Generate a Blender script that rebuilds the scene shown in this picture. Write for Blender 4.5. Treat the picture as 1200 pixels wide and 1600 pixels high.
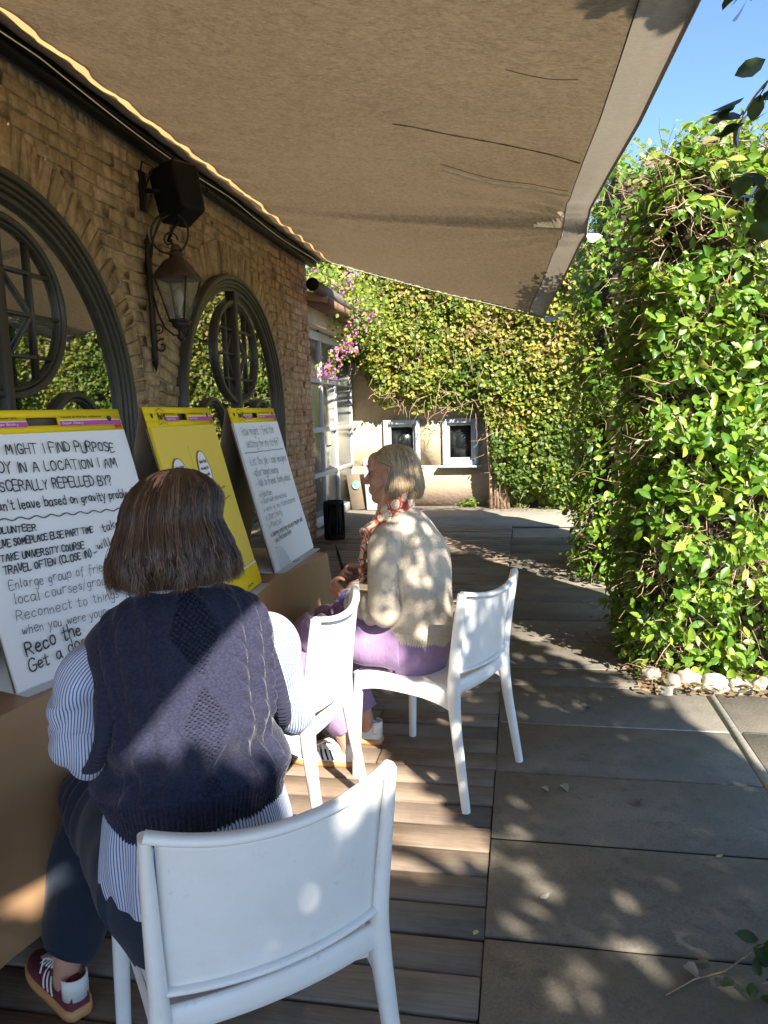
import bpy, bmesh, math, random
import numpy as np
from mathutils import Vector, Matrix, Quaternion
random.seed(7); RNG = np.random.default_rng(11)
PI = math.pi; R = math.radians
for _o in list(bpy.data.objects): bpy.data.objects.remove(_o)
scene = bpy.context.scene; COL = scene.collection

# ------------------------------------------------------------------ camera
CAM_H = 1.42
YAW, PITCH, ROLL = R(10.577), R(7.61), R(-1.7)
def cam_axes():
    f = Vector((-math.sin(YAW)*math.cos(PITCH), math.cos(YAW)*math.cos(PITCH), -math.sin(PITCH)))
    r = Vector((math.cos(YAW), math.sin(YAW), 0)); u = r.cross(f)
    r2 = math.cos(ROLL)*r + math.sin(ROLL)*u
    return f, r2, r2.cross(f)
CF, CR, CU = cam_axes()
camd = bpy.data.cameras.new('camera'); cam = bpy.data.objects.new('camera', camd); COL.objects.link(cam)
camd.sensor_fit = 'VERTICAL'; camd.sensor_height = 36; camd.sensor_width = 27
camd.lens = 36*1150/1600; camd.clip_start = .02; camd.clip_end = 2000
cam.matrix_world = Matrix(((CR.x, CU.x, -CF.x, 0), (CR.y, CU.y, -CF.y, 0), (CR.z, CU.z, -CF.z, CAM_H), (0, 0, 0, 1)))
scene.camera = cam
def project(P):
    """pixel of a world point array in a 1200x1600 frame, plus depth"""
    d = np.asarray(P, float) - np.array([0, 0, CAM_H])
    z = d @ np.array(CF); zz = np.where(z > 1e-3, z, 1e-3)
    return 600+1150*(d @ np.array(CR))/zz, 800-1150*(d @ np.array(CU))/zz, z
# ------------------------------------------------------------------ light
SUN = Vector((.742, -1.037, 1.0)).normalized()            # direction towards the sun
world = bpy.data.worlds.new('World'); scene.world = world; world.use_nodes = True
wn = world.node_tree; wn.nodes.clear()
sky = wn.nodes.new('ShaderNodeTexSky'); sky.sky_type = 'NISHITA'; sky.sun_disc = False
sky.sun_elevation = math.asin(SUN.z); sky.sun_rotation = math.atan2(SUN.x, SUN.y)
sky.air_density = .85; sky.dust_density = .1; sky.ozone_density = 4.5; sky.altitude = 600
bg = wn.nodes.new('ShaderNodeBackground'); bg.inputs[1].default_value = .105
wo = wn.nodes.new('ShaderNodeOutputWorld')
wn.links.new(sky.outputs[0], bg.inputs[0]); wn.links.new(bg.outputs[0], wo.inputs[0])
sl = bpy.data.lights.new('sun', 'SUN'); sl.energy = 5.0; sl.angle = R(.53); sl.color = (1, .93, .82)
so = bpy.data.objects.new('sun', sl); COL.objects.link(so)
so.rotation_euler = SUN.to_track_quat('Z', 'Y').to_euler(); so.location = SUN*30
scene.view_settings.view_transform = 'Standard'; scene.view_settings.look = 'None'
scene.view_settings.exposure = 1.78; scene.view_settings.gamma = 1; scene.view_settings.use_curve_mapping = False
scene.render.engine = 'CYCLES'
scene.cycles.max_bounces = 8; scene.cycles.diffuse_bounces = 4; scene.cycles.transparent_max_bounces = 8

# ------------------------------------------------------------------ helpers: objects
def reg(o, label=None, cat=None, group=None, kind=None):
    if label: o['label'] = label
    if cat: o['category'] = cat
    if group: o['group'] = group
    if kind: o['kind'] = kind
    return o
def thing(name, label, cat, loc=(0, 0, 0), rz=0, group=None):
    o = bpy.data.objects.new(name, None); COL.objects.link(o)
    o.location = loc; o.rotation_euler = (0, 0, rz); o.empty_display_size = .1
    return reg(o, label, cat, group)
def mesh_np(name, V, F, uv=None, attr=None, smooth=False):
    """V (n,3); F: array (m,k) of one polygon size, or a list of such arrays; uv: per-loop or per-vertex; attr: dict of per-vertex floats"""
    me = bpy.data.meshes.new(name)
    V = np.asarray(V, np.float32).reshape(-1, 3)
    Fs = [np.asarray(f, np.int32) for f in (F if isinstance(F, (list, tuple)) and len(F) and np.ndim(F[0]) == 2 else [F])]
    Fs = [f for f in Fs if f.size]
    loops = np.concatenate([f.ravel() for f in Fs]); tot = np.concatenate([np.full(len(f), f.shape[1]) for f in Fs])
    start = np.concatenate([[0], np.cumsum(tot)[:-1]])
    me.vertices.add(len(V)); me.vertices.foreach_set('co', V.ravel())
    me.loops.add(len(loops)); me.loops.foreach_set('vertex_index', loops.astype(np.int32))
    me.polygons.add(len(tot)); me.polygons.foreach_set('loop_start', start.astype(np.int32))
    if smooth: me.polygons.foreach_set('use_smooth', np.ones(len(tot), bool))
    me.update(calc_edges=True)
    if uv is not None:
        uv = np.asarray(uv, np.float32); l = me.uv_layers.new(name='UVMap')
        l.data.foreach_set('uv', (uv[loops] if len(uv) == len(V) else uv).ravel())
    for k, a in (attr or {}).items():
        at = me.attributes.new(k, 'FLOAT', 'POINT'); at.data.foreach_set('value', np.asarray(a, np.float32))
    me.validate()
    return me
def add(name, me, m=None, parent=None, **kw):
    o = bpy.data.objects.new(name, me); COL.objects.link(o)
    if parent is not None: o.parent = parent
    if m is not None:
        if len(me.materials): me.materials[0] = m
        else: me.materials.append(m)
    return reg(o, **kw)
class MB:
    """collects polygons of one object"""
    def __init__(s): s.v = []; s.f = {}; s.n = 0; s.a = []
    def raw(s, V, F, a=0.):
        V = np.asarray(V, float).reshape(-1, 3); s.v.append(V)
        for f in F: s.f.setdefault(len(f), []).append([i+s.n for i in f])
        s.n += len(V); s.a.append(np.full(len(V), a)); return s
    def box(s, c, d, rot=None, a=0., bev=0., jit=0.):
        h = [x/2 for x in d]
        if bev > 0:
            V = []
            for sx in (-1, 1):
                for sy in (-1, 1):
                    for sz in (-1, 1):
                        V.append((sx*(h[0]-bev), sy*(h[1]-bev), sz*h[2])); V.append((sx*(h[0]-bev), sy*h[1], sz*(h[2]-bev))); V.append((sx*h[0], sy*(h[1]-bev), sz*(h[2]-bev)))
            bm = bmesh.new(); vs = [bm.verts.new(v) for v in V]
            r = bmesh.ops.convex_hull(bm, input=vs); bm.verts.ensure_lookup_table(); bm.verts.index_update()
            bmesh.ops.recalc_face_normals(bm, faces=bm.faces)
            V = np.array([v.co[:] for v in bm.verts]); F = [[v.index for v in f.verts] for f in bm.faces]; bm.free()
        else:
            V = np.array([(x, y, z) for x in (-h[0], h[0]) for y in (-h[1], h[1]) for z in (-h[2], h[2])])
            F = [(0, 1, 3, 2), (4, 6, 7, 5), (0, 4, 5, 1), (2, 3, 7, 6), (0, 2, 6, 4), (1, 5, 7, 3)]
        if jit: V = V + RNG.normal(0, jit, V.shape)
        if rot is not None: V = V @ np.array(rot).T
        return s.raw(V + np.array(c), F, a)
    def tube(s, pts, r, n=8, caps=True, a=0., flat=None):
        pts = [Vector(p) for p in pts]; rs = r if hasattr(r, '__len__') else [r]*len(pts)
        V = []; prev = None
        for i, p in enumerate(pts):
            t = (pts[min(i+1, len(pts)-1)] - pts[max(i-1, 0)]).normalized()
            if prev is None:
                ref = Vector((0, 0, 1)) if abs(t.z) < .9 else Vector((1, 0, 0)); nx = t.cross(ref).normalized()
            else: nx = (prev - t*prev.dot(t)).normalized()
            prev = nx; ny = t.cross(nx)
            for k in range(n):
                an = 2*PI*k/n; V.append(p + nx*math.cos(an)*rs[i] + ny*math.sin(an)*rs[i]*(flat or 1))
        F = [(i*n+k, i*n+(k+1) % n, (i+1)*n+(k+1) % n, (i+1)*n+k) for i in range(len(pts)-1) for k in range(n)]
        if caps: F += [tuple(range(n))[::-1], tuple((len(pts)-1)*n+k for k in range(n))]
        return s.raw([tuple(v) for v in V], F, a)
    def lathe(s, prof, c=(0, 0, 0), n=24, a=0., rot=None, sq=0.):
        V = []
        for (r, z) in prof:
            for k in range(n):
                an = 2*PI*k/n + (PI/4 if n == 4 else 0); V.append((r*math.cos(an), r*math.sin(an), z))
        F = [(i*n+k, i*n+(k+1) % n, (i+1)*n+(k+1) % n, (i+1)*n+k) for i in range(len(prof)-1) for k in range(n)]
        F += [tuple(range(n))[::-1], tuple((len(prof)-1)*n+k for k in range(n))]
        V = np.array(V)
        if rot is not None: V = V @ np.array(rot).T
        return s.raw(V+np.array(c), F, a)
    def mesh(s, name, smooth=False, attr=None):
        V = np.concatenate(s.v); F = [np.array(v) for v in s.f.values()]
        return mesh_np(name, V, F, smooth=smooth, attr={attr: np.concatenate(s.a)} if attr else None)
    def build(s, name, m, parent=None, smooth=False, attr=None, bevel=0., auto=None, **kw):
        o = add(name, s.mesh(name, smooth or auto is not None, attr), m, parent, **kw)
        if bevel:
            b = o.modifiers.new('b', 'BEVEL'); b.width = bevel; b.segments = 2; b.limit_method = 'ANGLE'; b.angle_limit = R(40)
        if auto is not None: o.data.set_sharp_from_angle(angle=R(auto))
        return o
def catmull(P, n):
    """resample control rows P (k,m) to n rows"""
    P = np.asarray(P, float); k = len(P); t = np.linspace(0, k-1, n); i = np.clip(t.astype(int), 0, k-2); f = (t-i)[:, None]
    a = P[np.clip(i-1, 0, k-1)]; b = P[i]; c = P[i+1]; d = P[np.clip(i+2, 0, k-1)]
    return .5*((2*b)+(-a+c)*f+(2*a-5*b+4*c-d)*f*f+(-a+3*b-3*c+d)*f**3)
def loft(path, rad, ref, nu=32, nv=40, disp=None, caps=True, power=2.0, name='loft', us=1.):
    """tube along control points; rad rows (a,b): a along the side axis, b along the 'ref' axis. returns mesh with UV (u around, v along)"""
    P = catmull(path, nv); Rr = catmull(rad, nv)
    ref = np.asarray(ref, float); refs = catmull(ref, nv) if ref.ndim == 2 else np.repeat(ref[None], nv, 0)
    T = np.gradient(P, axis=0); T /= np.linalg.norm(T, axis=1)[:, None]
    N = refs - T*np.sum(refs*T, 1)[:, None]; N /= np.linalg.norm(N, axis=1)[:, None]; S = np.cross(N, T)
    u = np.linspace(0, 1, nu, endpoint=False); an = 2*PI*u     # u=0 -> along -ref ("back")
    ce = -np.cos(an); se = -np.sin(an)
    if power != 2:
        q = (np.abs(ce)**power+np.abs(se)**power)**(-1/power); ce = ce*q; se = se*q
    L = np.concatenate([[0], np.cumsum(np.linalg.norm(np.diff(P, axis=0), axis=1))])
    D = np.zeros((nv, nu))
    if disp is not None:
        U, Vv = np.meshgrid(u, L/L[-1]); per = PI*(Rr[:, 0]+Rr[:, 1]); D = disp(U, Vv, L[:, None]+0*U, ((U+.5) % 1-.5)*per[:, None])
    X = P[:, None, :] + S[:, None, :]*((Rr[:, 0:1]+D)*se)[..., None] + N[:, None, :]*((Rr[:, 1:2]+D)*ce)[..., None]
    V = X.reshape(-1, 3)
    i = np.arange(nv-1)[:, None]; k = np.arange(nu)[None]; k2 = (k+1) % nu
    F = np.stack([i*nu+k, i*nu+k2, (i+1)*nu+k2, (i+1)*nu+k], -1).reshape(-1, 4)
    uv = np.stack([np.stack([k+0*i, k+1+0*i, k+1+0*i, k+0*i], -1)/nu, np.stack([L[i]+0*k, L[i]+0*k, L[i+1]+0*k, L[i+1]+0*k], -1)], -1).reshape(-1, 2)
    Fs = [F]
    if caps:
        V = np.vstack([V, P[0], P[-1]]); c0 = nv*nu
        kk = np.arange(nu)
        Fs = [F, np.stack([0*kk+c0, (kk+1) % nu, kk], -1), np.stack([0*kk+c0+1, (nv-1)*nu+kk, (nv-1)*nu+(kk+1) % nu], -1)]
        uv = np.vstack([uv, np.repeat([[0, 0]], nu*6, 0)])
    uv = uv*np.array([us, 1.])
    return mesh_np(name, V, Fs, uv=uv, smooth=True)
def blob(name, chains, voxel=.006, smooth=4, m=None, parent=None):
    """one continuous surface out of overlapping tapered capsules and ellipsoids"""
    b = MB()
    for ch in chains:
        if ch[0] == 'e':                                    # ('e', centre, radii, 3x3 axes)
            _, c, r, ax = ch; n = 20
            V = [(math.sin(PI*i/n)*math.cos(2*PI*k/n), math.sin(PI*i/n)*math.sin(2*PI*k/n), math.cos(PI*i/n)) for i in range(1, n) for k in range(n)]
            V = np.array(V+[(0, 0, 1), (0, 0, -1)])*np.array(r); V = V @ np.array(ax) + np.array(c)
            F = [(i*n+k, (i+1)*n+k, (i+1)*n+(k+1) % n, i*n+(k+1) % n) for i in range(n-2) for k in range(n)]
            F += [((n-1)*n, k, (k+1) % n) for k in range(n)] + [((n-1)*n+1, (n-2)*n+(k+1) % n, (n-2)*n+k) for k in range(n)]
            b.raw(V, F)
        else:                                               # chain of (x,y,z,r)
            P = [np.array(p[:3]) for p in ch]; r = [p[3] for p in ch]; pts = []; rs = []
            t0 = P[1]-P[0]; t0 = t0/np.linalg.norm(t0); t1 = P[-1]-P[-2]; t1 = t1/np.linalg.norm(t1)
            for k in (1., .8, .5): pts.append(P[0]-t0*r[0]*k); rs.append(r[0]*max(.08, math.sqrt(1-k*k)))
            Q = catmull(np.array([list(p)+[q] for p, q in zip(P, r)]), max(6, 5*len(P)))
            for q in Q: pts.append(q[:3]); rs.append(q[3])
            for k in (.5, .8, 1.): pts.append(P[-1]+t1*r[-1]*k); rs.append(r[-1]*max(.08, math.sqrt(1-k*k)))
            b.tube(pts, rs, 14)
    me = b.mesh(name); o = bpy.data.objects.new(name, me); COL.objects.link(o)
    rm = o.modifiers.new('r', 'REMESH'); rm.mode = 'VOXEL'; rm.voxel_size = voxel; rm.use_smooth_shade = True
    if smooth:
        sm = o.modifiers.new('s', 'SMOOTH'); sm.iterations = smooth; sm.factor = .5
    dg = bpy.context.evaluated_depsgraph_get(); dg.update()
    me2 = bpy.data.meshes.new_from_object(o.evaluated_get(dg)); o.modifiers.clear(); o.data = me2; me2.name = name
    bpy.data.meshes.remove(me)
    if m: me2.materials.clear(); me2.materials.append(m)
    if parent is not None: o.parent = parent
    return o
def copy_tree(o, parent=None):
    c = o.copy(); COL.objects.link(c)
    if parent is not None: c.parent = parent
    for ch in list(o.children): copy_tree(ch, c)
    return c

# ------------------------------------------------------------------ helpers: materials
class NT:
    def __init__(s, name):
        s.m = bpy.data.materials.new(name); s.m.use_nodes = True; s.t = s.m.node_tree; s.n = s.t.nodes
        s.p = s.n['Principled BSDF']; s.out = s.n['Material Output']
    def new(s, typ, **kw):
        n = s.n.new(typ)
        for k, v in kw.items():
            if k.startswith('i_'): n.inputs[int(k[2:]) if k[2:].isdigit() else k[2:].replace('_', ' ')].default_value = v
            else: setattr(n, k, v)
        return n
    def lk(s, a, b): s.t.links.new(a, b)
    def coord(s, kind='Object'): return s.new('ShaderNodeTexCoord').outputs[kind]
    def map(s, src, sc=(1, 1, 1), rot=(0, 0, 0), loc=(0, 0, 0)):
        m = s.new('ShaderNodeMapping'); m.inputs[1].default_value = loc; m.inputs[2].default_value = rot; m.inputs[3].default_value = sc; s.lk(src, m.inputs[0]); return m.outputs[0]
    def noise(s, src, scale, det=4, rough=.6, out=0, dist=0.):
        n = s.new('ShaderNodeTexNoise'); n.inputs['Scale'].default_value = scale; n.inputs['Detail'].default_value = det; n.inputs['Roughness'].default_value = rough; n.inputs['Distortion'].default_value = dist
        if src is not None: s.lk(src, n.inputs['Vector'])
        return n.outputs[out]
    def ramp(s, src, stops, interp='LINEAR'):
        r = s.new('ShaderNodeValToRGB'); r.color_ramp.interpolation = interp; e = r.color_ramp.elements
        while len(e) < len(stops): e.new(.5)
        for i, (p, c) in enumerate(stops):
            e[i].position = p; e[i].color = (*c, 1) if hasattr(c, '__len__') else (c, c, c, 1)
        s.lk(src, r.inputs[0]); return r.outputs[0]
    def mix(s, f, a, b, mode='MIX'):
        n = s.new('ShaderNodeMix', data_type='RGBA', blend_type=mode)
        for ix, v in ((0, f), (6, a), (7, b)):
            sock = n.inputs[ix]
            if isinstance(v, bpy.types.NodeSocket): s.lk(v, sock)
            elif hasattr(v, '__len__'): sock.default_value = (*v, 1)
            else: sock.default_value = v if ix == 0 else (v, v, v, 1)
        return n.outputs[2]
    def math(s, op, a, b=0., c=None):
        n = s.new('ShaderNodeMath', operation=op)
        for i, v in enumerate((a, b, c)):
            if v is None: continue
            if isinstance(v, bpy.types.NodeSocket): s.lk(v, n.inputs[i])
            else: n.inputs[i].default_value = v
        return n.outputs[0]
    def bump(s, h, strength=.3, dist=.01):
        b = s.new('ShaderNodeBump'); b.inputs['Strength'].default_value = strength; b.inputs['Distance'].default_value = dist; s.lk(h, b.inputs['Height'])
        s.lk(b.outputs[0], s.p.inputs['Normal']); return b.outputs[0]
    def col(s, c):
        if isinstance(c, bpy.types.NodeSocket): s.lk(c, s.p.inputs['Base Color'])
        else: s.p.inputs['Base Color'].default_value = (*c, 1)
    def set(s, **kw):
        for k, v in kw.items():
            i = s.p.inputs[k.replace('_', ' ')]
            if isinstance(v, bpy.types.NodeSocket): s.lk(v, i)
            else: i.default_value = v
        return s
def plain(name, c, rough=.6, var=.12, scale=12, bump=0., metal=0., spec=.5, **kw):
    t = NT(name); n = t.noise(t.coord(), scale, 5)
    t.col(t.mix(t.ramp(n, [(.3, 0), (.7, 1)]), tuple(x*(1-var) for x in c), tuple(min(1, x*(1+var)) for x in c)))
    t.set(Roughness=rough, Metallic=metal, Specular_IOR_Level=spec, **kw)
    if bump: t.bump(n, bump, .004)
    return t.m
def leaf_mat(name, stops, inst=False, rough=.38, trans=.34, tcol=(.50, .62, .05)):
    t = NT(name)
    if inst: rnd = t.new('ShaderNodeObjectInfo').outputs['Random']
    else: rnd = t.new('ShaderNodeAttribute', attribute_name='rnd').outputs['Fac']
    c = t.ramp(rnd, stops); nz = t.noise(t.coord(), 60, 2); c = t.mix(.18, c, t.ramp(nz, [(.3, .3), (.7, 1.)]), 'MULTIPLY')
    t.col(c); t.set(Roughness=rough, Specular_IOR_Level=.45)
    tr = t.new('ShaderNodeBsdfTranslucent'); t.lk(t.mix(.62, c, tcol, 'MIX'), tr.inputs[0])
    mx = t.new('ShaderNodeMixShader'); mx.inputs[0].default_value = trans
    t.lk(t.p.outputs[0], mx.inputs[1]); t.lk(tr.outputs[0], mx.inputs[2]); t.lk(mx.outputs[0], t.out.inputs[0])
    return t.m

# ================================================================== MATERIALS
def wood_mat():
    t = NT('weathered_wood'); co = t.coord('Generated'); ob = t.coord('Object')
    g = t.noise(t.map(ob, (1.6, 26, 26)), 3.2, 8, .65); g2 = t.noise(t.map(ob, (.8, 60, 60)), 3, 4, .7); b = t.noise(ob, 2.3, 5, .6)
    rnd = t.new('ShaderNodeObjectInfo').outputs['Random']
    base = t.ramp(rnd, [(0, (.165, .112, .072)), (.35, (.225, .158, .105)), (.6, (.14, .10, .072)), (1, (.28, .208, .14))])
    c = t.mix(t.ramp(g, [(.32, 0), (.68, 1)]), t.mix(.62, base, (.05, .03, .02), 'MIX'), base)
    c = t.mix(t.math('MULTIPLY', t.ramp(b, [(.4, 0), (.72, 1)]), .5), c, (.33, .27, .21))
    t.col(c); t.set(Roughness=t.ramp(g2, [(.3, .55), (.7, .85)]), Specular_IOR_Level=.35)
    t.bump(t.math('ADD', g, t.math('MULTIPLY', g2, .6)), .55, .004); return t.m
def stone_mat():
    t = NT('paving_stone'); ob = t.coord('Object'); rnd = t.new('ShaderNodeObjectInfo').outputs['Random']
    a = t.noise(ob, 130, 6, .75); b = t.noise(ob, 3.2, 6, .65); v = t.new('ShaderNodeTexVoronoi'); v.inputs['Scale'].default_value = 70; t.lk(ob, v.inputs['Vector'])
    base = t.ramp(rnd, [(0, (.16, .142, .115)), (.5, (.195, .172, .138)), (1, (.235, .205, .16))])
    c = t.mix(t.ramp(a, [(.35, 0), (.65, 1)]), t.mix(.45, base, (.05, .05, .045)), t.mix(.22, base, (.42, .38, .31)))
    c = t.mix(t.ramp(b, [(.35, 0), (.7, .55)]), c, t.mix(.5, base, (.30, .26, .20)))
    wp = t.new('ShaderNodeNewGeometry').outputs['Position']; c = t.mix(t.ramp(t.noise(ob, 9, 8, .8), [(.54, 0), (.62, .45)]), c, (.07, .066, .052)); c = t.mix(t.ramp(t.noise(wp, 1.1, 6, .7), [(.42, .55), (.6, 0)]), c, (.09, .082, .066)); c = t.mix(t.ramp(t.noise(wp, 26, 7, .8), [(.64, 0), (.70, .6)]), c, (.36, .32, .25))
    t.col(c); t.set(Roughness=.85, Specular_IOR_Level=.3)
    t.bump(t.math('ADD', a, t.math('MULTIPLY', v.outputs[0], .5)), .5, .003); return t.m
def brick_mat(name, inst):
    t = NT(name); geo = t.new('ShaderNodeNewGeometry').outputs['Position']
    rnd = t.new('ShaderNodeObjectInfo').outputs['Random'] if inst else t.new('ShaderNodeAttribute', attribute_name='rnd').outputs['Fac']
    sx = t.new('ShaderNodeSeparateXYZ'); t.lk(geo, sx.inputs[0])
    red = t.math('MULTIPLY_ADD', sx.outputs[1], .8, -5.4); red.node.use_clamp = True
    c1 = t.ramp(rnd, [(0, (.40, .30, .165)), (.3, (.52, .40, .22)), (.55, (.45, .335, .19)), (.8, (.58, .45, .27)), (1, (.35, .26, .155))])
    c2 = t.ramp(rnd, [(0, (.44, .21, .12)), (.3, (.56, .34, .20)), (.55, (.60, .39, .25)), (.8, (.50, .28, .17)), (1, (.60, .43, .29))])
    c = t.mix(red, c1, c2)
    n1 = t.noise(geo, 22, 8, .75); n2 = t.noise(t.map(geo, (1, 5, 1.1)), 2.2, 6, .7); n3 = t.noise(geo, 90, 4, .7)
    c = t.mix(t.ramp(n1, [(.36, .5), (.58, 0)]), c, (.14, .10, .06))
    c = t.mix(t.ramp(n2, [(.48, 0), (.68, .7)]), c, (.06, .045, .028))
    c = t.mix(t.ramp(n3, [(.6, 0), (.75, .45)]), c, (.48, .38, .24))
    t.col(c); t.set(Roughness=.9, Specular_IOR_Level=.2)
    t.bump(t.math('ADD', n1, t.math('MULTIPLY', n3, .5)), .9, .012); return t.m
def plaster_mat():
    t = NT('ochre_plaster'); g = t.new('ShaderNodeNewGeometry').outputs['Position']
    a = t.noise(g, 2.1, 7, .7); b = t.noise(g, 14, 6, .7); c = t.ramp(a, [(.3, (.47, .36, .22)), (.5, (.53, .42, .27)), (.72, (.40, .27, .16))])
    c = t.mix(t.ramp(b, [(.5, 0), (.7, .5)]), c, (.42, .30, .20))
    sx = t.new('ShaderNodeSeparateXYZ'); t.lk(g, sx.inputs[0]); low = t.math('ADD', sx.outputs[2], t.math('MULTIPLY', b, .5))
    c = t.mix(t.ramp(low, [(.35, .75), (.75, 0)]), c, (.33, .25, .21))
    t.col(c); t.set(Roughness=.92, Specular_IOR_Level=.2); t.bump(t.math('ADD', a, b), .5, .02); return t.m
def glass_mat(name, base=(.012, .014, .014), ior=1.75, rough=.015):
    t = NT(name); t.col(base); t.set(Roughness=rough, IOR=ior, Specular_IOR_Level=.62)
    n = t.noise(t.coord(), 1.6, 2); nb = t.bump(n, .05, .02)
    gl = t.new('ShaderNodeBsdfGlossy'); gl.inputs['Color'].default_value = (.80, .84, .80, 1); gl.inputs['Roughness'].default_value = rough; t.lk(nb, gl.inputs['Normal'])
    lw = t.new('ShaderNodeLayerWeight'); lw.inputs[0].default_value = .42; mx = t.new('ShaderNodeMixShader'); t.lk(lw.outputs['Facing'], mx.inputs[0]); t.lk(t.p.outputs[0], mx.inputs[1]); t.lk(gl.outputs[0], mx.inputs[2]); t.lk(mx.outputs[0], t.out.inputs[0]); return t.m
M = {}
M['wood'] = wood_mat(); M['stone'] = stone_mat(); M['brick'] = brick_mat('brick_single', True); M['brick_s'] = brick_mat('brick_joined', False)
M['plaster'] = plaster_mat(); M['glass'] = glass_mat('window_glass')
M['dark_pane'] = plain('dark_window_pane', (.012, .014, .014), .22, .2, 5)
M['mortar'] = plain('brick_mortar', (.40, .31, .19), .95, .4, 14, .8)
M['mortar_l'] = plain('pale_mortar', (.40, .36, .29), .95, .2, 30, .4)
M['frame'] = plain('olive_grey_paint', (.042, .041, .030), .42, .18, 9, .05)
M['black'] = plain('black_metal', (.005, .005, .0055), .6, .3, 20, 0, 0, .25)
M['iron'] = plain('rusty_iron', (.02, .015, .012), .6, .5, 25, .3)
M['white_frame'] = plain('pale_grey_frame_paint', (.42, .43, .42), .45, .08, 6)
M['grey_frame'] = plain('window_surround_paint', (.40, .44, .48), .5, .1, 8)
M['plastic'] = None
def plastic_mat():
    t = NT('white_chair_plastic'); o = t.coord(); n = t.noise(o, 7, 6, .7); s = t.noise(o, 230, 3, .6); d = t.noise(o, 24, 8, .8)
    c = t.mix(t.ramp(n, [(.35, 0), (.75, .6)]), (.80, .80, .785), (.68, .66, .61)); c = t.mix(t.ramp(d, [(.60, 0), (.70, .45)]), c, (.42, .38, .31)); c = t.mix(t.ramp(t.noise(t.map(o, (60, 60, 6), (.4, .2, 0)), 3, 5, .7), [(.66, 0), (.70, .35)]), c, (.45, .42, .37))
    t.col(c); t.set(Roughness=t.ramp(n, [(.3, .34), (.7, .5)]), Specular_IOR_Level=.45); t.bump(s, .10, .002); return t.m
M['plastic'] = plastic_mat()
def dirt_mat():
    t = NT('dusty_concrete'); g = t.coord('Object'); a = t.noise(g, 1.3, 8, .7); b = t.noise(g, 60, 5, .7)
    c = t.mix(t.ramp(a, [(.35, 0), (.65, 1)]), (.24, .21, .17), (.38, .33, .26)); c = t.mix(t.ramp(b, [(.4, .4), (.6, 0)]), c, (.12, .10, .08))
    t.col(c); t.set(Roughness=.95); t.bump(b, .4, .004); return t.m
M['dirt_mottle'] = dirt_mat()
M['soil'] = plain('leaf_litter_soil', (.16, .10, .06), .95, .5, 40, .8)

# ================================================================== THE GROUND
g = MB(); g.raw([(-300, -300, -.035), (300, -300, -.035), (300, 300, -.035), (-300, 300, -.035)], [(0, 1, 2, 3)])
g.build('ground', M['dirt_mottle'], kind='structure')
pav = thing('paving', None, None); pav['kind'] = 'structure'
rows = [-.53, -.055, .42, .895, 1.37, 1.845, 2.318, 2.79, 3.268, 3.742, 4.02, 4.5, 4.97, 5.45, 5.92, 6.4, 6.87, 7.35, 7.82, 8.3]
for i in range(len(rows)-1):
    y0, y1 = rows[i], rows[i+1]
    for (x0, x1) in ((-.104, .895), (.935, 2.1)):
        if x0 > 0 and y0 > 3.8: continue
        gp = .005; dz = RNG.normal(0, .0015)
        b = MB(); b.box(((x0+x1)/2, (y0+y1)/2, -.02+dz), (x1-x0-2*gp*.6, y1-y0-2*gp, .04), bev=.004)
        b.build('paving_slab', M['stone'], pav)
mj = MB(); mj.box((.915, 1.6, -.008), (.042, 4.3, .012), jit=.001); mj.box((.40, 3.268, -.004), (.98, .012, .006), jit=.0008); mj.box((1.5, 3.268, -.004), (1.1, .03, .006)); mj.box((.395, 4.02, -.005), (.97, .012, .006))
mj.build('mortar_joint', M['mortar_l'], pav)
db = MB(); db.box((.40, 2.318, -.012), (1.0, .03, .02)); db.box((.40, 1.845, -.014), (1.0, .03, .016)); db.build('dark_joint', M['black'], pav)
deck = thing('deck', None, None); deck['kind'] = 'structure'
y = -.2; seams = [-.1, -1.15, -1.9]
while y < 9.1:
    w = .136 + random.uniform(-.004, .006); xs = [-2.34]
    cut = random.choice([-1.75, -1.38, -1.2, -.92, -.62, None])
    if cut: xs.append(cut+random.uniform(-.05, .05))
    xs.append(-.099 + random.uniform(-.004, .001))
    for a, c in zip(xs[:-1], xs[1:]):
        b = MB(); b.box((0, 0, 0), (c-a-.004, w-.008, .026), bev=.004, jit=.0007)
        o = b.build('deck_plank', M['wood'], deck); o.location = ((a+c)/2, y+w/2, -.0135+random.gauss(0, .0018)); o.rotation_euler = (random.gauss(0, .004), random.gauss(0, .0015), random.gauss(0, .001))
    y += w
bs = MB(); bs.box((-1.22, 4.4, -.031), (2.26, 9.3, .004)); bs.build('deck_underlay', M['black'], deck)
# pale dusty strip of concrete beyond the deck
sd = MB(); sd.box((-.3, 10.15, -.014), (5.6, 2.0, .02), bev=.004); sd.build('far_pavement', M['dirt_mottle'], kind='structure')

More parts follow.
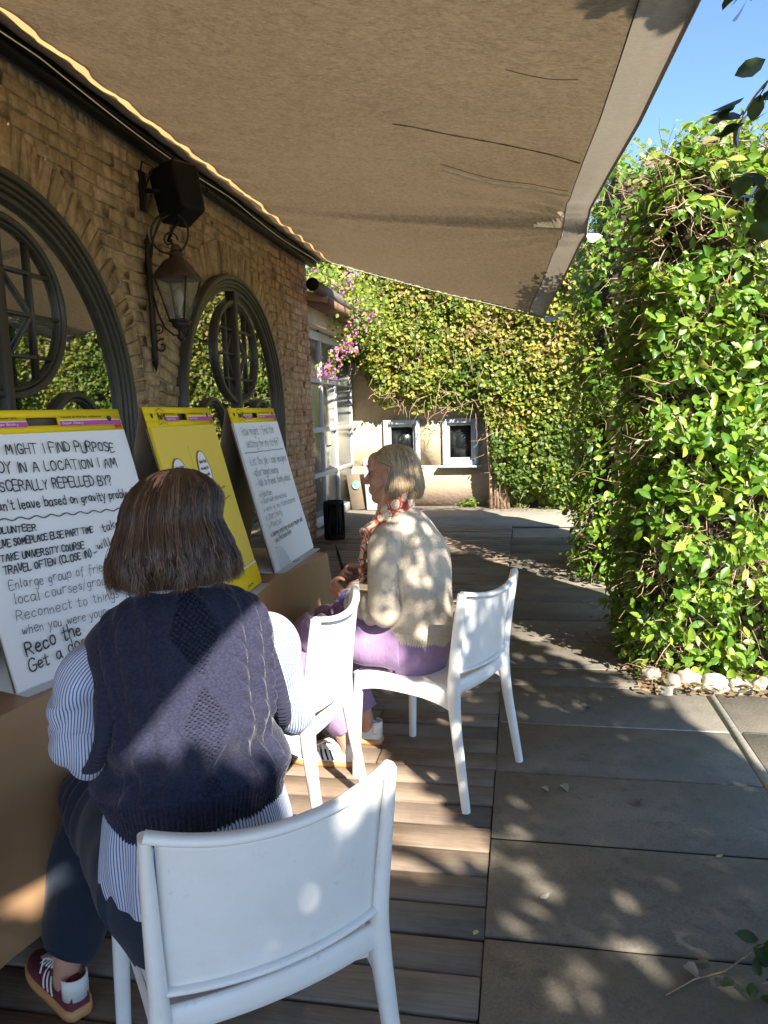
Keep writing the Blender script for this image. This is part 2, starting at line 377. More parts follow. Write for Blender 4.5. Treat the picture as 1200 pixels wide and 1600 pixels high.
# ================================================================== BRICK BUILDING
bld = thing('brick_building', 'rustic brown brick building on the left with two tall arched windows', 'building', (-2.35, 0, 0))
WX = -2.35; SPR = 1.475; RO = 1.10; ARCH = (3.09, 5.98); Y0, Y1, ZT = -1.0, 8.3, 3.09
brk = []                                                # (centre y, centre z, length, height, angle)
def spans(z):
    ex = []
    for c in ARCH:
        if z < SPR: h = RO
        else:
            q = (RO+.27)**2-(z-SPR)**2; h = math.sqrt(q) if q > 0 else 0
        if h > 0: ex.append((c-h, c+h))
    ex.sort(); cur = Y0; out = []
    for a, b in ex:
        if a > cur+.03: out.append((cur, a))
        cur = max(cur, b)
    if cur < Y1: out.append((cur, Y1))
    return out
z = .0; row = 0
while z < ZT-.03:
    h = .078 + random.uniform(-.006, .008)
    for a, b in spans(z+h/2):
        p = a + (0 if row % 2 else -.11)
        while p < b-.02:
            L = random.choice([.2, .24, .26, .3, .14]) if p < 6.9 else random.choice([.2, .23, .11])
            s, e = max(p, a), min(p+L, b)
            if b-e < .05: e = b
            if e-s > .03: brk.append(((s+e)/2, z+h/2, e-s-.012, h-.012, random.gauss(0, .012)))
            p = e
    z += h; row += 1
for c in ARCH:
    n = 50
    for k in range(n+1):
        a = PI*(k+.0)/n; r = RO+.137
        yy, zz = c+r*math.cos(a), SPR+r*math.sin(a)
        if zz > ZT-.0: continue
        rl = .255 if zz+.13*math.sin(a) < ZT else .15
        if abs(yy-4.535) < .055 and zz < 1.75: continue
        brk.append((yy, zz, rl, .068, a+random.gauss(0, .02)))
def brick_size(b):
    x, y_, zc = project((WX, b[0], b[1])); vis = (x > -30) & (y_ > -10) & (zc > 0) & (b[1] > .9)
    return (b[2]*b[3]/max(zc, .1)**2 if vis else 0)
brk.sort(key=lambda b: -brick_size(b))
bmesh_var = []
for k in range(6):
    b = MB(); b.box((0, 0, 0), (.07, .24, .072), bev=.006, jit=.0030); bmesh_var.append(b.mesh('brick'))
st = MB()
for i, (yy, zz, L, h, an) in enumerate(brk):
    px = WX-.035+random.gauss(0, .0055)
    if i < 300:
        o = add('brick', bmesh_var[i % 6], M['brick'], bld); o.location = (px-WX, yy, zz); o.rotation_euler = (an, random.gauss(0, .02), random.gauss(0, .02)); o.scale = (1, L/.24, h/.072)
    else:
        ca, sa = math.cos(an), math.sin(an); st.box((px-WX, yy, zz), (.07, L, h), rot=((1, 0, 0), (0, ca, -sa), (0, sa, ca)), a=random.random(), bev=.008, jit=.002)
st.build('brick_course', M['brick_s'], bld, attr='rnd', kind='stuff')
# wall core with arched openings
wc = MB(); yy = Y0
ys = sorted(set([Y0, Y1]+[c+RO*math.cos(PI*k/40) for c in ARCH for k in range(41)]))
for a, b in zip(ys[:-1], ys[1:]):
    m_ = (a+b)/2; zb = -.02
    for c in ARCH:
        if abs(m_-c) < RO: zb = SPR+math.sqrt(max(0, RO**2-(m_-c)**2))
    wc.box((-.007-.16, m_, (zb+ZT+.3)/2), (.30, b-a, ZT+.3-zb))
wc.build('wall_core', M['mortar'], bld)
ee = MB()                                              # brick quoins on the end face towards the annex
for k in range(38):
    ee.box((-.18, Y1+.012, .05+k*.082), (.29, .03, .066), a=random.random(), bev=.006, jit=.002)
ee.build('end_face_bricks', M['brick_s'], bld, attr='rnd', kind='stuff')
def ribbon(mb, pts, w, xf, xb, closed=False):
    """flat bar following (y,z) points, half width w, between depths xf and xb"""
    P = np.array(pts, float); n = len(P)
    if closed: T = np.roll(P, -1, 0)-np.roll(P, 1, 0)
    else: T = np.gradient(P, axis=0)
    T /= np.linalg.norm(T, axis=1)[:, None]; N = np.stack([-T[:, 1], T[:, 0]], 1)
    A, B = P+N*w, P-N*w; c = min(.006, w*.3); A2, B2 = P+N*(w-c), P-N*(w-c)
    V = [(xb, *a) for a in A]+[(xf-c, *a) for a in A]+[(xf, *a) for a in A2]+[(xf, *b) for b in B2]+[(xf-c, *b) for b in B]+[(xb, *b) for b in B]
    F = []
    for i in range(n if closed else n-1):
        j = (i+1) % n
        for r in range(5): F.append((r*n+i, r*n+j, (r+1)*n+j, (r+1)*n+i))
    if not closed: F += [tuple(r*n for r in range(6)), tuple(r*n+n-1 for r in range(5, -1, -1))]
    mb.raw(V, F)
def archpath(c, r, z0=.02): return [(c+r, z0), (c+r, .7)]+[(c+r*math.cos(PI*k/48), SPR+r*math.sin(PI*k/48)) for k in range(49)]+[(c-r, .7), (c-r, z0)]
def ell(cy, cz, a, b, n=56, t0=0, t1=2*PI): return [(cy+a*math.cos(t0+(t1-t0)*k/n), cz+b*math.sin(t0+(t1-t0)*k/n)) for k in range(n+(0 if abs(t1-t0-2*PI) < 1e-6 else 1))]
for c in ARCH:
    w = thing('arched_window', None, None); w.parent = bld
    f = MB()
    for r0, xf, w_ in ((1.088, .060, .018), (1.052, .048, .013), (1.026, .036, .011), (.996, .022, .017)):
        ribbon(f, archpath(c, r0), w_, xf, -.05)
    f.build('frame', M['frame'], w)
    m_ = MB(); ribbon(m_, [(c, .02), (c, 1.2), (c, SPR+.985)], .030, .034, -.012)
    for s in (-1, 1):
        pass
    CZ = 1.965
    ribbon(m_, ell(c+.03, CZ, .455, .41), .017, .026, -.012, True); ribbon(m_, ell(c+.03, CZ, .428, .382), .006, .014, -.012, True)
    for s in (-1, 1):
        ribbon(m_, [(c+.03+s*.22, CZ-.33), (c+.03+s*.22, CZ+.33)], .009, .010, -.012)
        for dz in (.18, -.02, -.22): ribbon(m_, [(c, CZ+dz), (c+.03+s*.425*math.sqrt(max(.05, 1-(dz/.382)**2)), CZ+dz)], .009, .009, -.012)
        ribbon(m_, [(c+s*.02, CZ+.20), (c+.03+s*.22, CZ-.02), (c+s*.02, CZ-.26)], .009, .008, -.012)
        ribbon(m_, ell(c+s*.54, 1.12, .31, .45), .015, .025, -.012, True); ribbon(m_, ell(c+s*.54, 1.12, .284, .424), .006, .013, -.012, True)
        ribbon(m_, [(c+s*.05, .52), (c+s*.96, .52)], .035, .022, -.012)
    m_.build('muntin', M['frame'], w)
    gl = MB(); pp = archpath(c, 1.01); n = len(pp)
    gl.raw([(-.010, a, b) for a, b in pp]+[(-.010, c, .9)], [(n, i, i+1) for i in range(n-1)]+[(n, n-1, 0)]); gl.build('glass', M['glass'], w)
# eaves rail the awning is fixed to
rl = MB(); rl.box((.06, 3.65, 3.120), (.09, 9.4, .07), bev=.01); rl.box((.10, 3.65, 3.170), (.16, 9.4, .03), bev=.006); rl.tube([(.135, -1, 3.120), (.135, 8.33, 3.120)], .012, 8)
rl.build('eaves_rail', M['black'], bld)
sp = MB(); sp.box((-1.2, 3.65, 3.30), (3.0, 9.4, .12)); sp.build('roof', M['mortar'], bld)

# ================================================================== GLAZED ANNEX
anx = thing('glazed_annex', 'low annex with white framed glass doors and a dark gutter beyond the brick corner', 'building', (-2.55, 9.7, 0))
b = MB()
for y_, w_ in ((-1.33, .05), (-.32, .05), (.42, .045), (1.38, .07)): b.box((0, y_, 1.23), (.07, w_, 2.46), bev=.006)
b.build('door_post', M['white_frame'], anx)
b = MB()
for z_, h_ in ((2.42, .10), (1.86, .05), (1.24, .07), (.66, .06), (.06, .12)): b.box((.003, .02, z_), (.06, 2.68, h_), bev=.006)
b.build('door_rail', M['white_frame'], anx)
b = MB(); b.box((-.01, 0.02, 1.24), (.012, 2.66, 2.36)); b.build('glass', glass_mat('annex_glass', (.11, .10, .085), 1.5, .22), anx)
b = MB(); b.tube([(.045, -.28, 1.02), (.075, -.28, 1.02), (.075, -.16, 1.02)], .009, 8); b.build('handle', M['black'], anx)
b = MB(); b.box((-.62, .05, 2.60), (1.5, 2.8, .20), bev=.01); b.build('lintel', plain('beige_render', (.46, .40, .31), .8, .15, 6, .3), anx)
b = MB(); b.box((-.35, .05, 2.80), (1.6, 2.9, .08), rot=Matrix.Rotation(R(8), 3, 'Y')); b.build('soffit', plain('brown_timber', (.16, .09, .05), .7, .3, 8, .3), anx)
b = MB(); b.box((-.75, .05, 2.95), (2.4, 3.0, .09), rot=Matrix.Rotation(R(11), 3, 'Y')); b.build('roof', plain('roof_tile', (.34, .22, .15), .9, .3, 9, .6), anx)
b = MB(); b.tube([(.40, -1.9, 2.80), (.40, 1.5, 2.79)], .062, 14); b.build('gutter', plain('grey_gutter', (.13, .115, .10), .5, .25, 8), anx)
b = MB(); b.tube([(.40, -1.93, 2.80), (.40, -1.9, 2.80)], .07, 14); b.build('gutter_end', M['black'], anx)
b = MB(); b.box((-.9, .05, 1.25), (.05, 2.8, 2.5)); b.build('inner_wall', M['plaster'], anx)

# ================================================================== FAR PLASTER WALL
fw = thing('plaster_wall', 'ochre plaster wall closing the yard with two small grey framed windows', 'wall', (0, 11.15, 0))
b = MB(); WN = [(-2.05, -1.49), (-1.15, -.61)]; z0, z1 = .62, 1.32
for (xa, xb, za, zb) in ((-5, 4.5, z1, 3.5), (-5, 4.5, -.03, z0), (-5, WN[0][0], z0, z1), (WN[0][1], WN[1][0], z0, z1), (WN[1][1], 4.5, z0, z1)):
    b.box(((xa+xb)/2, .125, (za+zb)/2), (xb-xa, .25, zb-za))
b.build('wall_face', M['plaster'], fw)
for xa, xb in WN:
    w = thing('window', None, None); w.parent = fw; c_ = (xa+xb)/2
    b = MB()
    for (cx, cz, dx, dz) in ((xa+.035, .97, .07, .70), (xb-.035, .97, .07, .70), (c_, 1.285, .42, .07), (c_, .655, .42, .07)): b.box((cx, .0, cz), (dx, .10, dz), bev=.006)
    b.build('surround', M['grey_frame'], w)
    b = MB()
    for (cx, cz, dx, dz) in ((xa+.09, .97, .04, .56), (xb-.09, .97, .04, .56), (c_, 1.23, .34, .04), (c_, .71, .34, .04)): b.box((cx, .03, cz), (dx, .06, dz), bev=.004)
    b.build('sash', M['white_frame'], w)
    b = MB(); b.box((c_, .06, .97), (.40, .008, .5)); b.build('pane', M['dark_pane'], w)
    b = MB(); b.box((c_, -.06, .60), (.66, .14, .035), bev=.005); b.build('sill', M['grey_frame'], w)

# ================================================================== AWNING
def fabric_mat(name, base, trans, dirt_mottle=1., tc=(.98, .82, .62)):
    t = NT(name); g = t.coord('Object'); a = t.noise(g, 1.1, 7, .62); b = t.noise(t.map(g, (26, 60, 26), (0, 0, .35)), 1.6, 7, .72, dist=.5); f = t.noise(g, 160, 3, .6)
    c = t.mix(t.ramp(a, [(.35, 0), (.65, 1)]), tuple(x*.80 for x in base), base)
    c = t.mix(t.math('MULTIPLY', t.ramp(b, [(.46, 0), (.56, .8)]), dirt_mottle), c, tuple(x*.40 for x in base)); c = t.mix(t.math('MULTIPLY', t.ramp(t.noise(g, 34, 6, .8), [(.5, 0), (.62, .6)]), dirt_mottle), c, tuple(x*.5 for x in base))  # mottling: dirt stains, plus ripple shading put into the colour
    t.col(c); t.set(Roughness=t.ramp(b, [(.3, .42), (.7, .68)]), Specular_IOR_Level=.5); cw = t.noise(t.map(g, (1, 1.6, 1)), 15, 5, .65, dist=.8); c = t.mix(t.math('MULTIPLY', t.ramp(cw, [(.42, 0), (.60, .5)]), dirt_mottle), c, tuple(x*.66 for x in base)); t.col(c); t.bump(t.math('ADD', t.math('MULTIPLY', cw, 1.5), t.math('ADD', b, t.math('MULTIPLY', f, .25))), 1., .03)
    tr = t.new('ShaderNodeBsdfTranslucent'); t.lk(t.mix(1., t.mix(t.math('MULTIPLY', t.ramp(cw, [(.40, 1), (.58, 0)]), dirt_mottle*.30), t.mix(t.math('MULTIPLY', t.ramp(b, [(.44, 0), (.6, .38)]), dirt_mottle), (1., 1., 1.), (.60, .56, .50)), (.60, .55, .46)), tc, 'MULTIPLY'), tr.inputs[0])
    mx = t.new('ShaderNodeMixShader'); mx.inputs[0].default_value = trans
    t.lk(t.p.outputs[0], mx.inputs[1]); t.lk(tr.outputs[0], mx.inputs[2]); t.lk(mx.outputs[0], t.out.inputs[0]); return t.m
M['canvas'] = fabric_mat('awning_canvas', (.80, .72, .58), .25)
M['hem'] = fabric_mat('awning_hem_band', (.70, .62, .50), .09, .25)
M['seam'] = fabric_mat('awning_thin_seam', (.70, .50, .26), .36, .1, (1., .60, .24))
M['pale_trim'] = plain('pale_awning_trim', (.80, .80, .72), .35, .08, 6)
EDGE = np.array([(-2.5, .30, 2.55), (-1.0, .42, 2.55), (-.62, .565, 2.54), (0, .58, 2.54), (2.4, .5, 2.57), (3.4, .49, 2.60), (4.4, .475, 2.68), (5.2, .455, 2.72), (5.38, .455, 2.69), (5.43, .45, 2.61), (5.6, .43, 2.60), (6.4, .35, 2.48), (7.2, .255, 2.36), (7.5, .225, 2.31)])
def edge_pt(y): return np.array([np.interp(y, EDGE[:, 0], EDGE[:, 1]), y, np.interp(y, EDGE[:, 0], EDGE[:, 2])])
def canopy_pt(s, t):
    """s 0 at the wall .. 1 at the outer edge, t 0 near .. 1 far"""
    ye = -2.5+10*t; E_ = edge_pt(ye); W_ = np.array([-2.215, -2.5+10.8*t, 3.155])
    p = W_*(1-s)+E_*s
    p[2] -= .16*s*(1-s)*(1-t**6) - .03*math.sin(3.1*ye)*s*(1-s)
    d = math.hypot((ye-5.42)*.5, (s-1)*2.2); p[2] += .02*math.exp(-d*2.5)*math.sin(16*math.atan2(s-1, (ye-5.42)*.35))
    d0 = s*2.7; p[2] += .010*math.exp(-((d0-.25)/.2)**2)*math.sin(ye*17+1.3*math.sin(ye*3))
    p[2] += .006*math.sin(ye*5+s*9)*s*(1-s)*4
    # a slack rectangular patch pulls the cloth up a little
    q = (1/(1+math.exp(-(s-.60)*60)))*(1/(1+math.exp((s-.92)*60)))*(1/(1+math.exp(-(ye-3.0)*14)))*(1/(1+math.exp((ye-4.25)*14)))
    p[2] += .035*q
    return p
awn = thing('awning', 'large sagging brown canvas awning fixed above the arched windows and shading the table', 'awning', (0, 0, 0))
NS, NTT = 90, 260; SS = np.concatenate([np.linspace(0, .13, 12), np.linspace(.145, 1, NS-12)])
TT = np.linspace(0, 1, NTT)
seam_s = lambda t: .075 + .012*math.sin(t*80)*.25 + .02*max(0, 1-t*1.3)
V = np.array([canopy_pt(s, t) for t in TT for s in SS])
i = np.arange(NTT-1)[:, None]; k = np.arange(NS-1)[None]
F = np.stack([i*NS+k, i*NS+k+1, (i+1)*NS+k+1, (i+1)*NS+k], -1).reshape(-1, 4)
# the bright seam: cells of thin cloth between two wavy lines
def seam_band(t, y):
    w = .0095+.0022*math.sin(y*31)+.0016*math.sin(y*53+1); c = float(np.interp(t, [.4, .55, .75, .95], [.028, .042, .056, .067]))+.0035*math.sin(y*19)
    w *= max(.25, 1.75-1.35*t); return c-w, c+w
fine = np.linspace(0, 1, 900); SB = [seam_band(t, -2.5+10*t) for t in fine]
cv = MB()
lo, hi = 9, 9
NSa = 10; gridA = [[canopy_pt(a*j/(NSa-1), t) for j in range(NSa)] for t, (a, b_) in zip(fine, SB)]
gridB = [[canopy_pt(a+(b_-a)*j/2, t) for j in range(3)] for t, (a, b_) in zip(fine, SB)]
def grid_mb(G, flip=False):
    m_ = MB(); A = np.array(G); n, k_, _ = A.shape
    ii = np.arange(n-1)[:, None]; kk = np.arange(k_-1)[None]
    F_ = np.stack([ii*k_+kk, ii*k_+kk+1, (ii+1)*k_+kk+1, (ii+1)*k_+kk], -1).reshape(-1, 4)
    return A.reshape(-1, 3), F_
Va, Fa = grid_mb(gridA); Vb, Fb = grid_mb(gridB)
fB = fine[::3]; SBB = SB[::3]
gridC = [[canopy_pt(b_+(.945-b_)*j/(84), t) for j in range(85)] for t, (a, b_) in zip(fB, SBB)]
Vc, Fc = grid_mb(gridC)
o = add('canopy', mesh_np('canopy', np.vstack([Va, Vc]), np.vstack([Fa, Fc+len(Va)]), smooth=True), M['canvas'], awn)
sm = o.modifiers.new('s', 'SOLIDIFY'); sm.thickness = .002; sm.offset = 1
o = add('seam', mesh_np('seam', Vb, Fb, smooth=True), M['seam'], awn)
# hem band: last strip, tilted a little steeper, with a lip
gh = []
for t in np.linspace(0, 1, 330):
    a = canopy_pt(.945, t); e = canopy_pt(1., t); y_ = -2.5+10*t
    lip = e + np.array([.006, 0, -.022])
    gh.append([a+np.array([0, 0, -.004]), a*.5+e*.5+np.array([0, 0, -.004+.003*math.sin(y_*9)]), e, lip, lip+np.array([.01, 0, .014]), e+np.array([.012, 0, .014])])
Vh, Fh = grid_mb(gh); o = add('hem', mesh_np('hem', Vh, Fh, smooth=True), M['hem'], awn)
st_ = MB(); st_.tube([canopy_pt(.944, t)+np.array([0, 0, -.006]) for t in np.linspace(0, 1, 200)], .0028, 6); st_.build('stitching', M['iron'], awn)
# far hem and the two turned-up corner flaps, coloured near white for sunlit outer cloth
fb = MB(); fb.tube([canopy_pt(s, 1.)+np.array([0, .0, -.012]) for s in np.linspace(0, 1, 40)], .012, 8, flat=.6); fb.build('far_hem', M['hem'], awn, smooth=True)
def flap(p, dx, dz):
    b = MB(); P = [(0, 0, 0), (.02, .0, -.05), (.05, .01, -.055), (dx, .02, dz), (dx*.8, .03, .005), (.03, .02, .01)]
    c = (.03, .035, -.02); b.raw(np.array([c]+P)+p, [(0, i_+1, (i_+1) % 6+1) for i_ in range(6)])
    o = b.build('corner_flap', M['pale_trim'], awn); s_ = o.modifiers.new('s', 'SOLIDIFY'); s_.thickness = .003
flap(np.array([.455, 5.44, 2.60]), .11, -.012); flap(np.array([.232, 7.5, 2.30]), .21, .055)
cb = MB(); cb.tube([(.0-2.19, y_, 3.11-.035*abs(math.sin((y_-1)*1.35))) for y_ in np.linspace(-1, 8.2, 90)], .0035, 5); cb.build('cable', M['pale_trim'], awn)
# pale torn fold and creases in the cloth (s,t of the canopy)
def on_canopy(y_, s): return canopy_pt(s, (y_+2.5)/10)
M['fold'] = plain('pale_torn_fold', (.88, .78, .62), .6, .2, 20, .3)
FOLD = [(4.22, .66), (4.34, .72), (4.48, .79), (4.58, .86), (4.70, .935)]
fo = MB()
fo.tube([on_canopy(a, b_)+np.array([0, 0, -.034]) for a, b_ in catmull(FOLD, 22)], [.005]+[.014+.003*math.sin(q_*1.7) for q_ in range(20)]+[.008], 8, flat=.5); fo.build('torn_fold', M['fold'], awn, smooth=True)
cr = MB()
cr.tube([on_canopy(a, b_)+np.array([0, .02, -.004]) for a, b_ in catmull([(a, b_) for a, b_ in FOLD], 22)], .0018, 6)
cr.tube([on_canopy(a, b_)+np.array([0, 0, -.004]) for a, b_ in catmull([(3.5, .60), (3.72, .70), (3.9, .80), (4.15, .94)], 26)], [.002+.0016*abs(math.sin(q*2.3)) for q in range(26)], 6)
cr.tube([on_canopy(a, b_)+np.array([0, 0, -.003]) for a, b_ in catmull([(2.9, .80), (3.0, .86), (3.0, .90)], 16)], .0016, 5)
cr.build('crease', plain('brown_crease', (.16, .12, .085), .9, .4, 60), awn, kind='stuff')  # crease lines drawn as thin dark brown tubes

# ================================================================== FOLIAGE
LT = np.array([(0, 0, 0), (-.20, .22, .05), (.20, .22, .05), (0, .26, 0), (-.27, .52, .06), (.27, .52, .06), (0, .55, -.01), (-.16, .80, .01), (.16, .80, .01), (0, 1.0, -.09)])
LF = np.array([(0, 3, 1), (0, 2, 3), (1, 3, 6), (1, 6, 4), (3, 2, 5), (3, 5, 6), (4, 6, 7), (6, 5, 8), (6, 8, 9), (6, 9, 7)])
def leaf_frames(Nn, spread=.7, droop=.5):
    """random leaf axes round given outward normals: returns X,Y(tip),Z arrays"""
    n = len(Nn); Z = Nn + RNG.normal(0, spread, (n, 3)) + np.array([0, 0, .25]); Z /= np.linalg.norm(Z, axis=1)[:, None]
    Y = RNG.normal(0, .8, (n, 3)) + Nn*.5 - np.array([0, 0, droop]); Y -= Z*np.sum(Y*Z, 1)[:, None]; Y /= np.linalg.norm(Y, axis=1)[:, None]
    return np.cross(Y, Z), Y, Z
def leaves_mesh(name, P, Nn, size, rnd=None, wide=1., spread=.7, droop=.5):
    X, Y, Z = leaf_frames(Nn, spread, droop); n = len(P); s = size[:, None, None]
    V = P[:, None] + s*(LT[None, :, 0:1]*wide*X[:, None]+LT[None, :, 1:2]*Y[:, None]+LT[None, :, 2:3]*Z[:, None])
    F = (LF[None]+10*np.arange(n)[:, None, None]).reshape(-1, 3)
    rnd = RNG.random(n) if rnd is None else rnd
    return mesh_np(name, V.reshape(-1, 3), F, attr={'rnd': np.repeat(rnd, 10)})
LEAF1 = [mesh_np('leaf', LT*np.array([w, 1, z_]), LF, smooth=True) for w, z_ in ((1, 1), (1.15, 2.), (.85, -.6), (1., .2))]
def leaf_objects(P, Nn, size, m, parent, spread=.7, droop=.5, wide=1.):
    X, Y, Z = leaf_frames(Nn, spread, droop); loc = Vector(parent.location)
    for i_ in range(len(P)):
        me = LEAF1[i_ % 4]; o = bpy.data.objects.new('leaf', me); COL.objects.link(o); o.parent = parent
        if not len(me.materials): me.materials.append(m)
        o.material_slots[0].link = 'OBJECT'; o.material_slots[0].material = m
        s = size[i_]; A = Matrix([[X[i_][r]*s*wide, Y[i_][r]*s, Z[i_][r]*s, P[i_][r]-loc[r]] for r in range(3)]+[[0, 0, 0, 1]]); o.matrix_local = A
def vnoise(P, sc, seed=0.):
    from mathutils import noise
    return np.array([noise.noise(Vector((p[0]*sc+seed, p[1]*sc+seed*.7, p[2]*sc))) for p in P])
def twigs(mb, P, Nn, L, r, n=5, grav=.3):
    for p, nn in zip(P, Nn):
        d = nn*.3+RNG.normal(0, .7, 3)+np.array([0, 0, -grav]); d /= np.linalg.norm(d); pts = [p.copy()]; l = L*random.uniform(.5, 1.4)
        for k_ in range(4): pts.append(pts[-1]+d*l/4); d = d+RNG.normal(0, .33, 3)+np.array([0, 0, -grav*.3]); d /= np.linalg.norm(d)
        mb.tube(pts, [r, r*.9, r*.8, r*.6, r*.3], 4, caps=False, a=random.random())
G_FRESH = [(0, (.035, .105, .010)), (.25, (.075, .19, .014)), (.55, (.145, .27, .028)), (.8, (.235, .345, .036)), (.93, (.36, .41, .06)), (.965, (.30, .20, .10)), (1, (.36, .25, .12))]
G_IVY = [(0, (.06, .12, .018)), (.25, (.12, .19, .025)), (.45, (.24, .28, .035)), (.65, (.38, .36, .05)), (.8, (.42, .31, .08)), (.9, (.34, .20, .10)), (1, (.27, .15, .09))]
M['leaf_i'] = leaf_mat('hedge_leaf', G_FRESH, True); M['leaf_s'] = leaf_mat('hedge_leaves', G_FRESH)
M['ivy'] = leaf_mat('ivy_leaves', G_IVY, rough=.5); M['dark_i'] = leaf_mat('vine_leaf_backlit', [(0, (.014, .032, .010)), (1, (.03, .055, .014))], True, rough=.3, trans=.08)  # vine leaf colour is near black to stand for backlight against the sky
M['dark_s'] = leaf_mat('tree_leaves', [(0, (.03, .07, .015)), (1, (.06, .11, .02))], trans=.25)
M['twig'] = plain('dry_twigs', (.32, .22, .145), .85, .4, 30); M['core'] = plain('shaded_inner_twigs', (.045, .03, .02), .95, .5, 30, .8)
M['petal'] = leaf_mat('pink_bracts', [(0, (.50, .10, .34)), (.5, (.62, .20, .46)), (1, (.70, .34, .56))], rough=.6, trans=.4, tcol=(.85, .35, .68))

def box_surface(n, x0, x1, y0, y1, z0, z1, wl=1., wf=1., wt=1.):
    """points on the left (-X), front (-Y) and top faces of a block, with outward normals"""
    A = np.array([(y1-y0)*(z1-z0)*wl, (x1-x0)*(z1-z0)*wf, (x1-x0)*(y1-y0)*wt]); c = RNG.choice(3, n, p=A/A.sum()); u, v = RNG.random(n), RNG.random(n)
    P = np.zeros((n, 3)); Nn = np.zeros((n, 3))
    m_ = c == 0; P[m_] = np.c_[np.full(m_.sum(), x0), y0+u[m_]*(y1-y0), z0+v[m_]*(z1-z0)]; Nn[m_] = (-1, 0, 0)
    m_ = c == 1; P[m_] = np.c_[x0+u[m_]*(x1-x0), np.full(m_.sum(), y0), z0+v[m_]*(z1-z0)]; Nn[m_] = (0, -1, 0)
    m_ = c == 2; P[m_] = np.c_[x0+u[m_]*(x1-x0), y0+v[m_]*(y1-y0), np.full(m_.sum(), z1)]; Nn[m_] = (0, 0, 1)
    return P, Nn
def bulge(P, Nn, amp, sc, seed): return P + Nn*(vnoise(P, sc, seed)*amp)[:, None]
def hedge(name, label, loc, dims, n, size, seed, nobj=300, top_shoots=0, twig_n=900, amp=.16, bare=.0, cat='hedge', mt='leaf_s', mo='leaf_i'):
    x0, x1, y0, y1, z0, z1 = dims; h = thing(name, label, cat, loc); L_ = np.array(loc)
    P, Nn = box_surface(n, *dims, wt=.9); depth = RNG.random(n)**1.6*.20; P = bulge(P, Nn, amp, 2.3, seed)
    # rounded vertical corner and top edge
    cl = vnoise(P, 5.5, seed+3)+.5*vnoise(P, 13, seed+9); keep = cl > -.09-.22*RNG.random(n) ; 
    bn = vnoise(P*np.array([1, 1, 2.2]), 2.6, seed+20)+.30*np.exp(-((P[:, 2]-(z1-.40))/.16)**2)+.28*((P[:, 0] > x0+.45) & (P[:, 2] < 1.0)); bz = (bn > .22) & (RNG.random(n) < bare); keep &= ~bz
    P = P - Nn*(depth-.05)[:, None] + RNG.normal(0, .035, (n, 3)); Nn2 = Nn*.75+np.array([0, -.25, .35])
    P, Nn2, depth = P[keep], Nn2[keep], depth[keep]
    edge = np.minimum(1, np.maximum(0, (P[:, 2]-z1+.25)/.25)) ; P[:, 0] += edge*np.where(P[:, 0] < x0+.15, .08, 0); P[:, 1] += edge*np.where(P[:, 1] < y0+.15, .08, 0)
    if z0 < .05: P[:, 2] = np.maximum(P[:, 2], .03)
    sz = size*RNG.uniform(.45, 1.3, len(P))
    px, py, pz = project(P); vis = (px > -20) & (px < 1215) & (py > -10) & (py < 1600) & (pz > .3)
    score = np.where(vis, sz/pz-.004*depth/.2, 0); top = np.argsort(-score)[:nobj]; rest = np.setdiff1d(np.arange(len(P)), top)
    rn = np.clip(RNG.random(len(P))*.8+.35*np.clip((P[:, 2]-z1+.35)/.35, 0, 1)*RNG.random(len(P))+.08, 0, 1)
    if nobj: leaf_objects(P[top], Nn2[top], sz[top], M[mo], h, .55, .45, .92)
    add('foliage', leaves_mesh('foliage', P[rest]-L_, Nn2[rest], sz[rest], rn[rest], .92, .55, .45), M[mt], h, kind='stuff')
    tb = MB(); Pt, Nt_ = box_surface(twig_n, *dims, wt=1.2); Pt = bulge(Pt, Nt_, amp, 2.3, seed)-Nt_*.07
    twigs(tb, Pt-L_, Nt_, .22, .0030); tb.build('twigs', M['twig'], h, kind='stuff')
    # inner twig mass as one solid, coloured dark for the shade between leaves
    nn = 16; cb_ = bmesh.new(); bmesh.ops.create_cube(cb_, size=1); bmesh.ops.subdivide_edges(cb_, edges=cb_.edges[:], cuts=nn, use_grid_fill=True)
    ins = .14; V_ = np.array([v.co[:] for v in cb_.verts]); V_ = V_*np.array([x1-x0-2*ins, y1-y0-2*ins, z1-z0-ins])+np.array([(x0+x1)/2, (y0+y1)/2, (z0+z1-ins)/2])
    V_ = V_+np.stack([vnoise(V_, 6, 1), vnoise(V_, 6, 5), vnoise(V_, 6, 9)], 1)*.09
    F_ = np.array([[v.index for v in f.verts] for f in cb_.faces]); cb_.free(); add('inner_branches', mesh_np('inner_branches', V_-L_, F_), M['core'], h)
    return h
HA = hedge('hedge', 'tall glossy green hedge at the right standing behind the white edging stones', (.75, 3.85, 0), (.66, 1.5, 3.86, 4.85, 0, 2.63), 28000, .066, 3.1, twig_n=2000, bare=.85)
HB = hedge('hedge', 'shaded dark green hedge column farther back along the path, left of the tall glossy hedge', (.7, 6.3, 0), (.57, 1.9, 6.0, 7.5, 0, 3.3), 10000, .07, 8.4, twig_n=900, bare=.3)
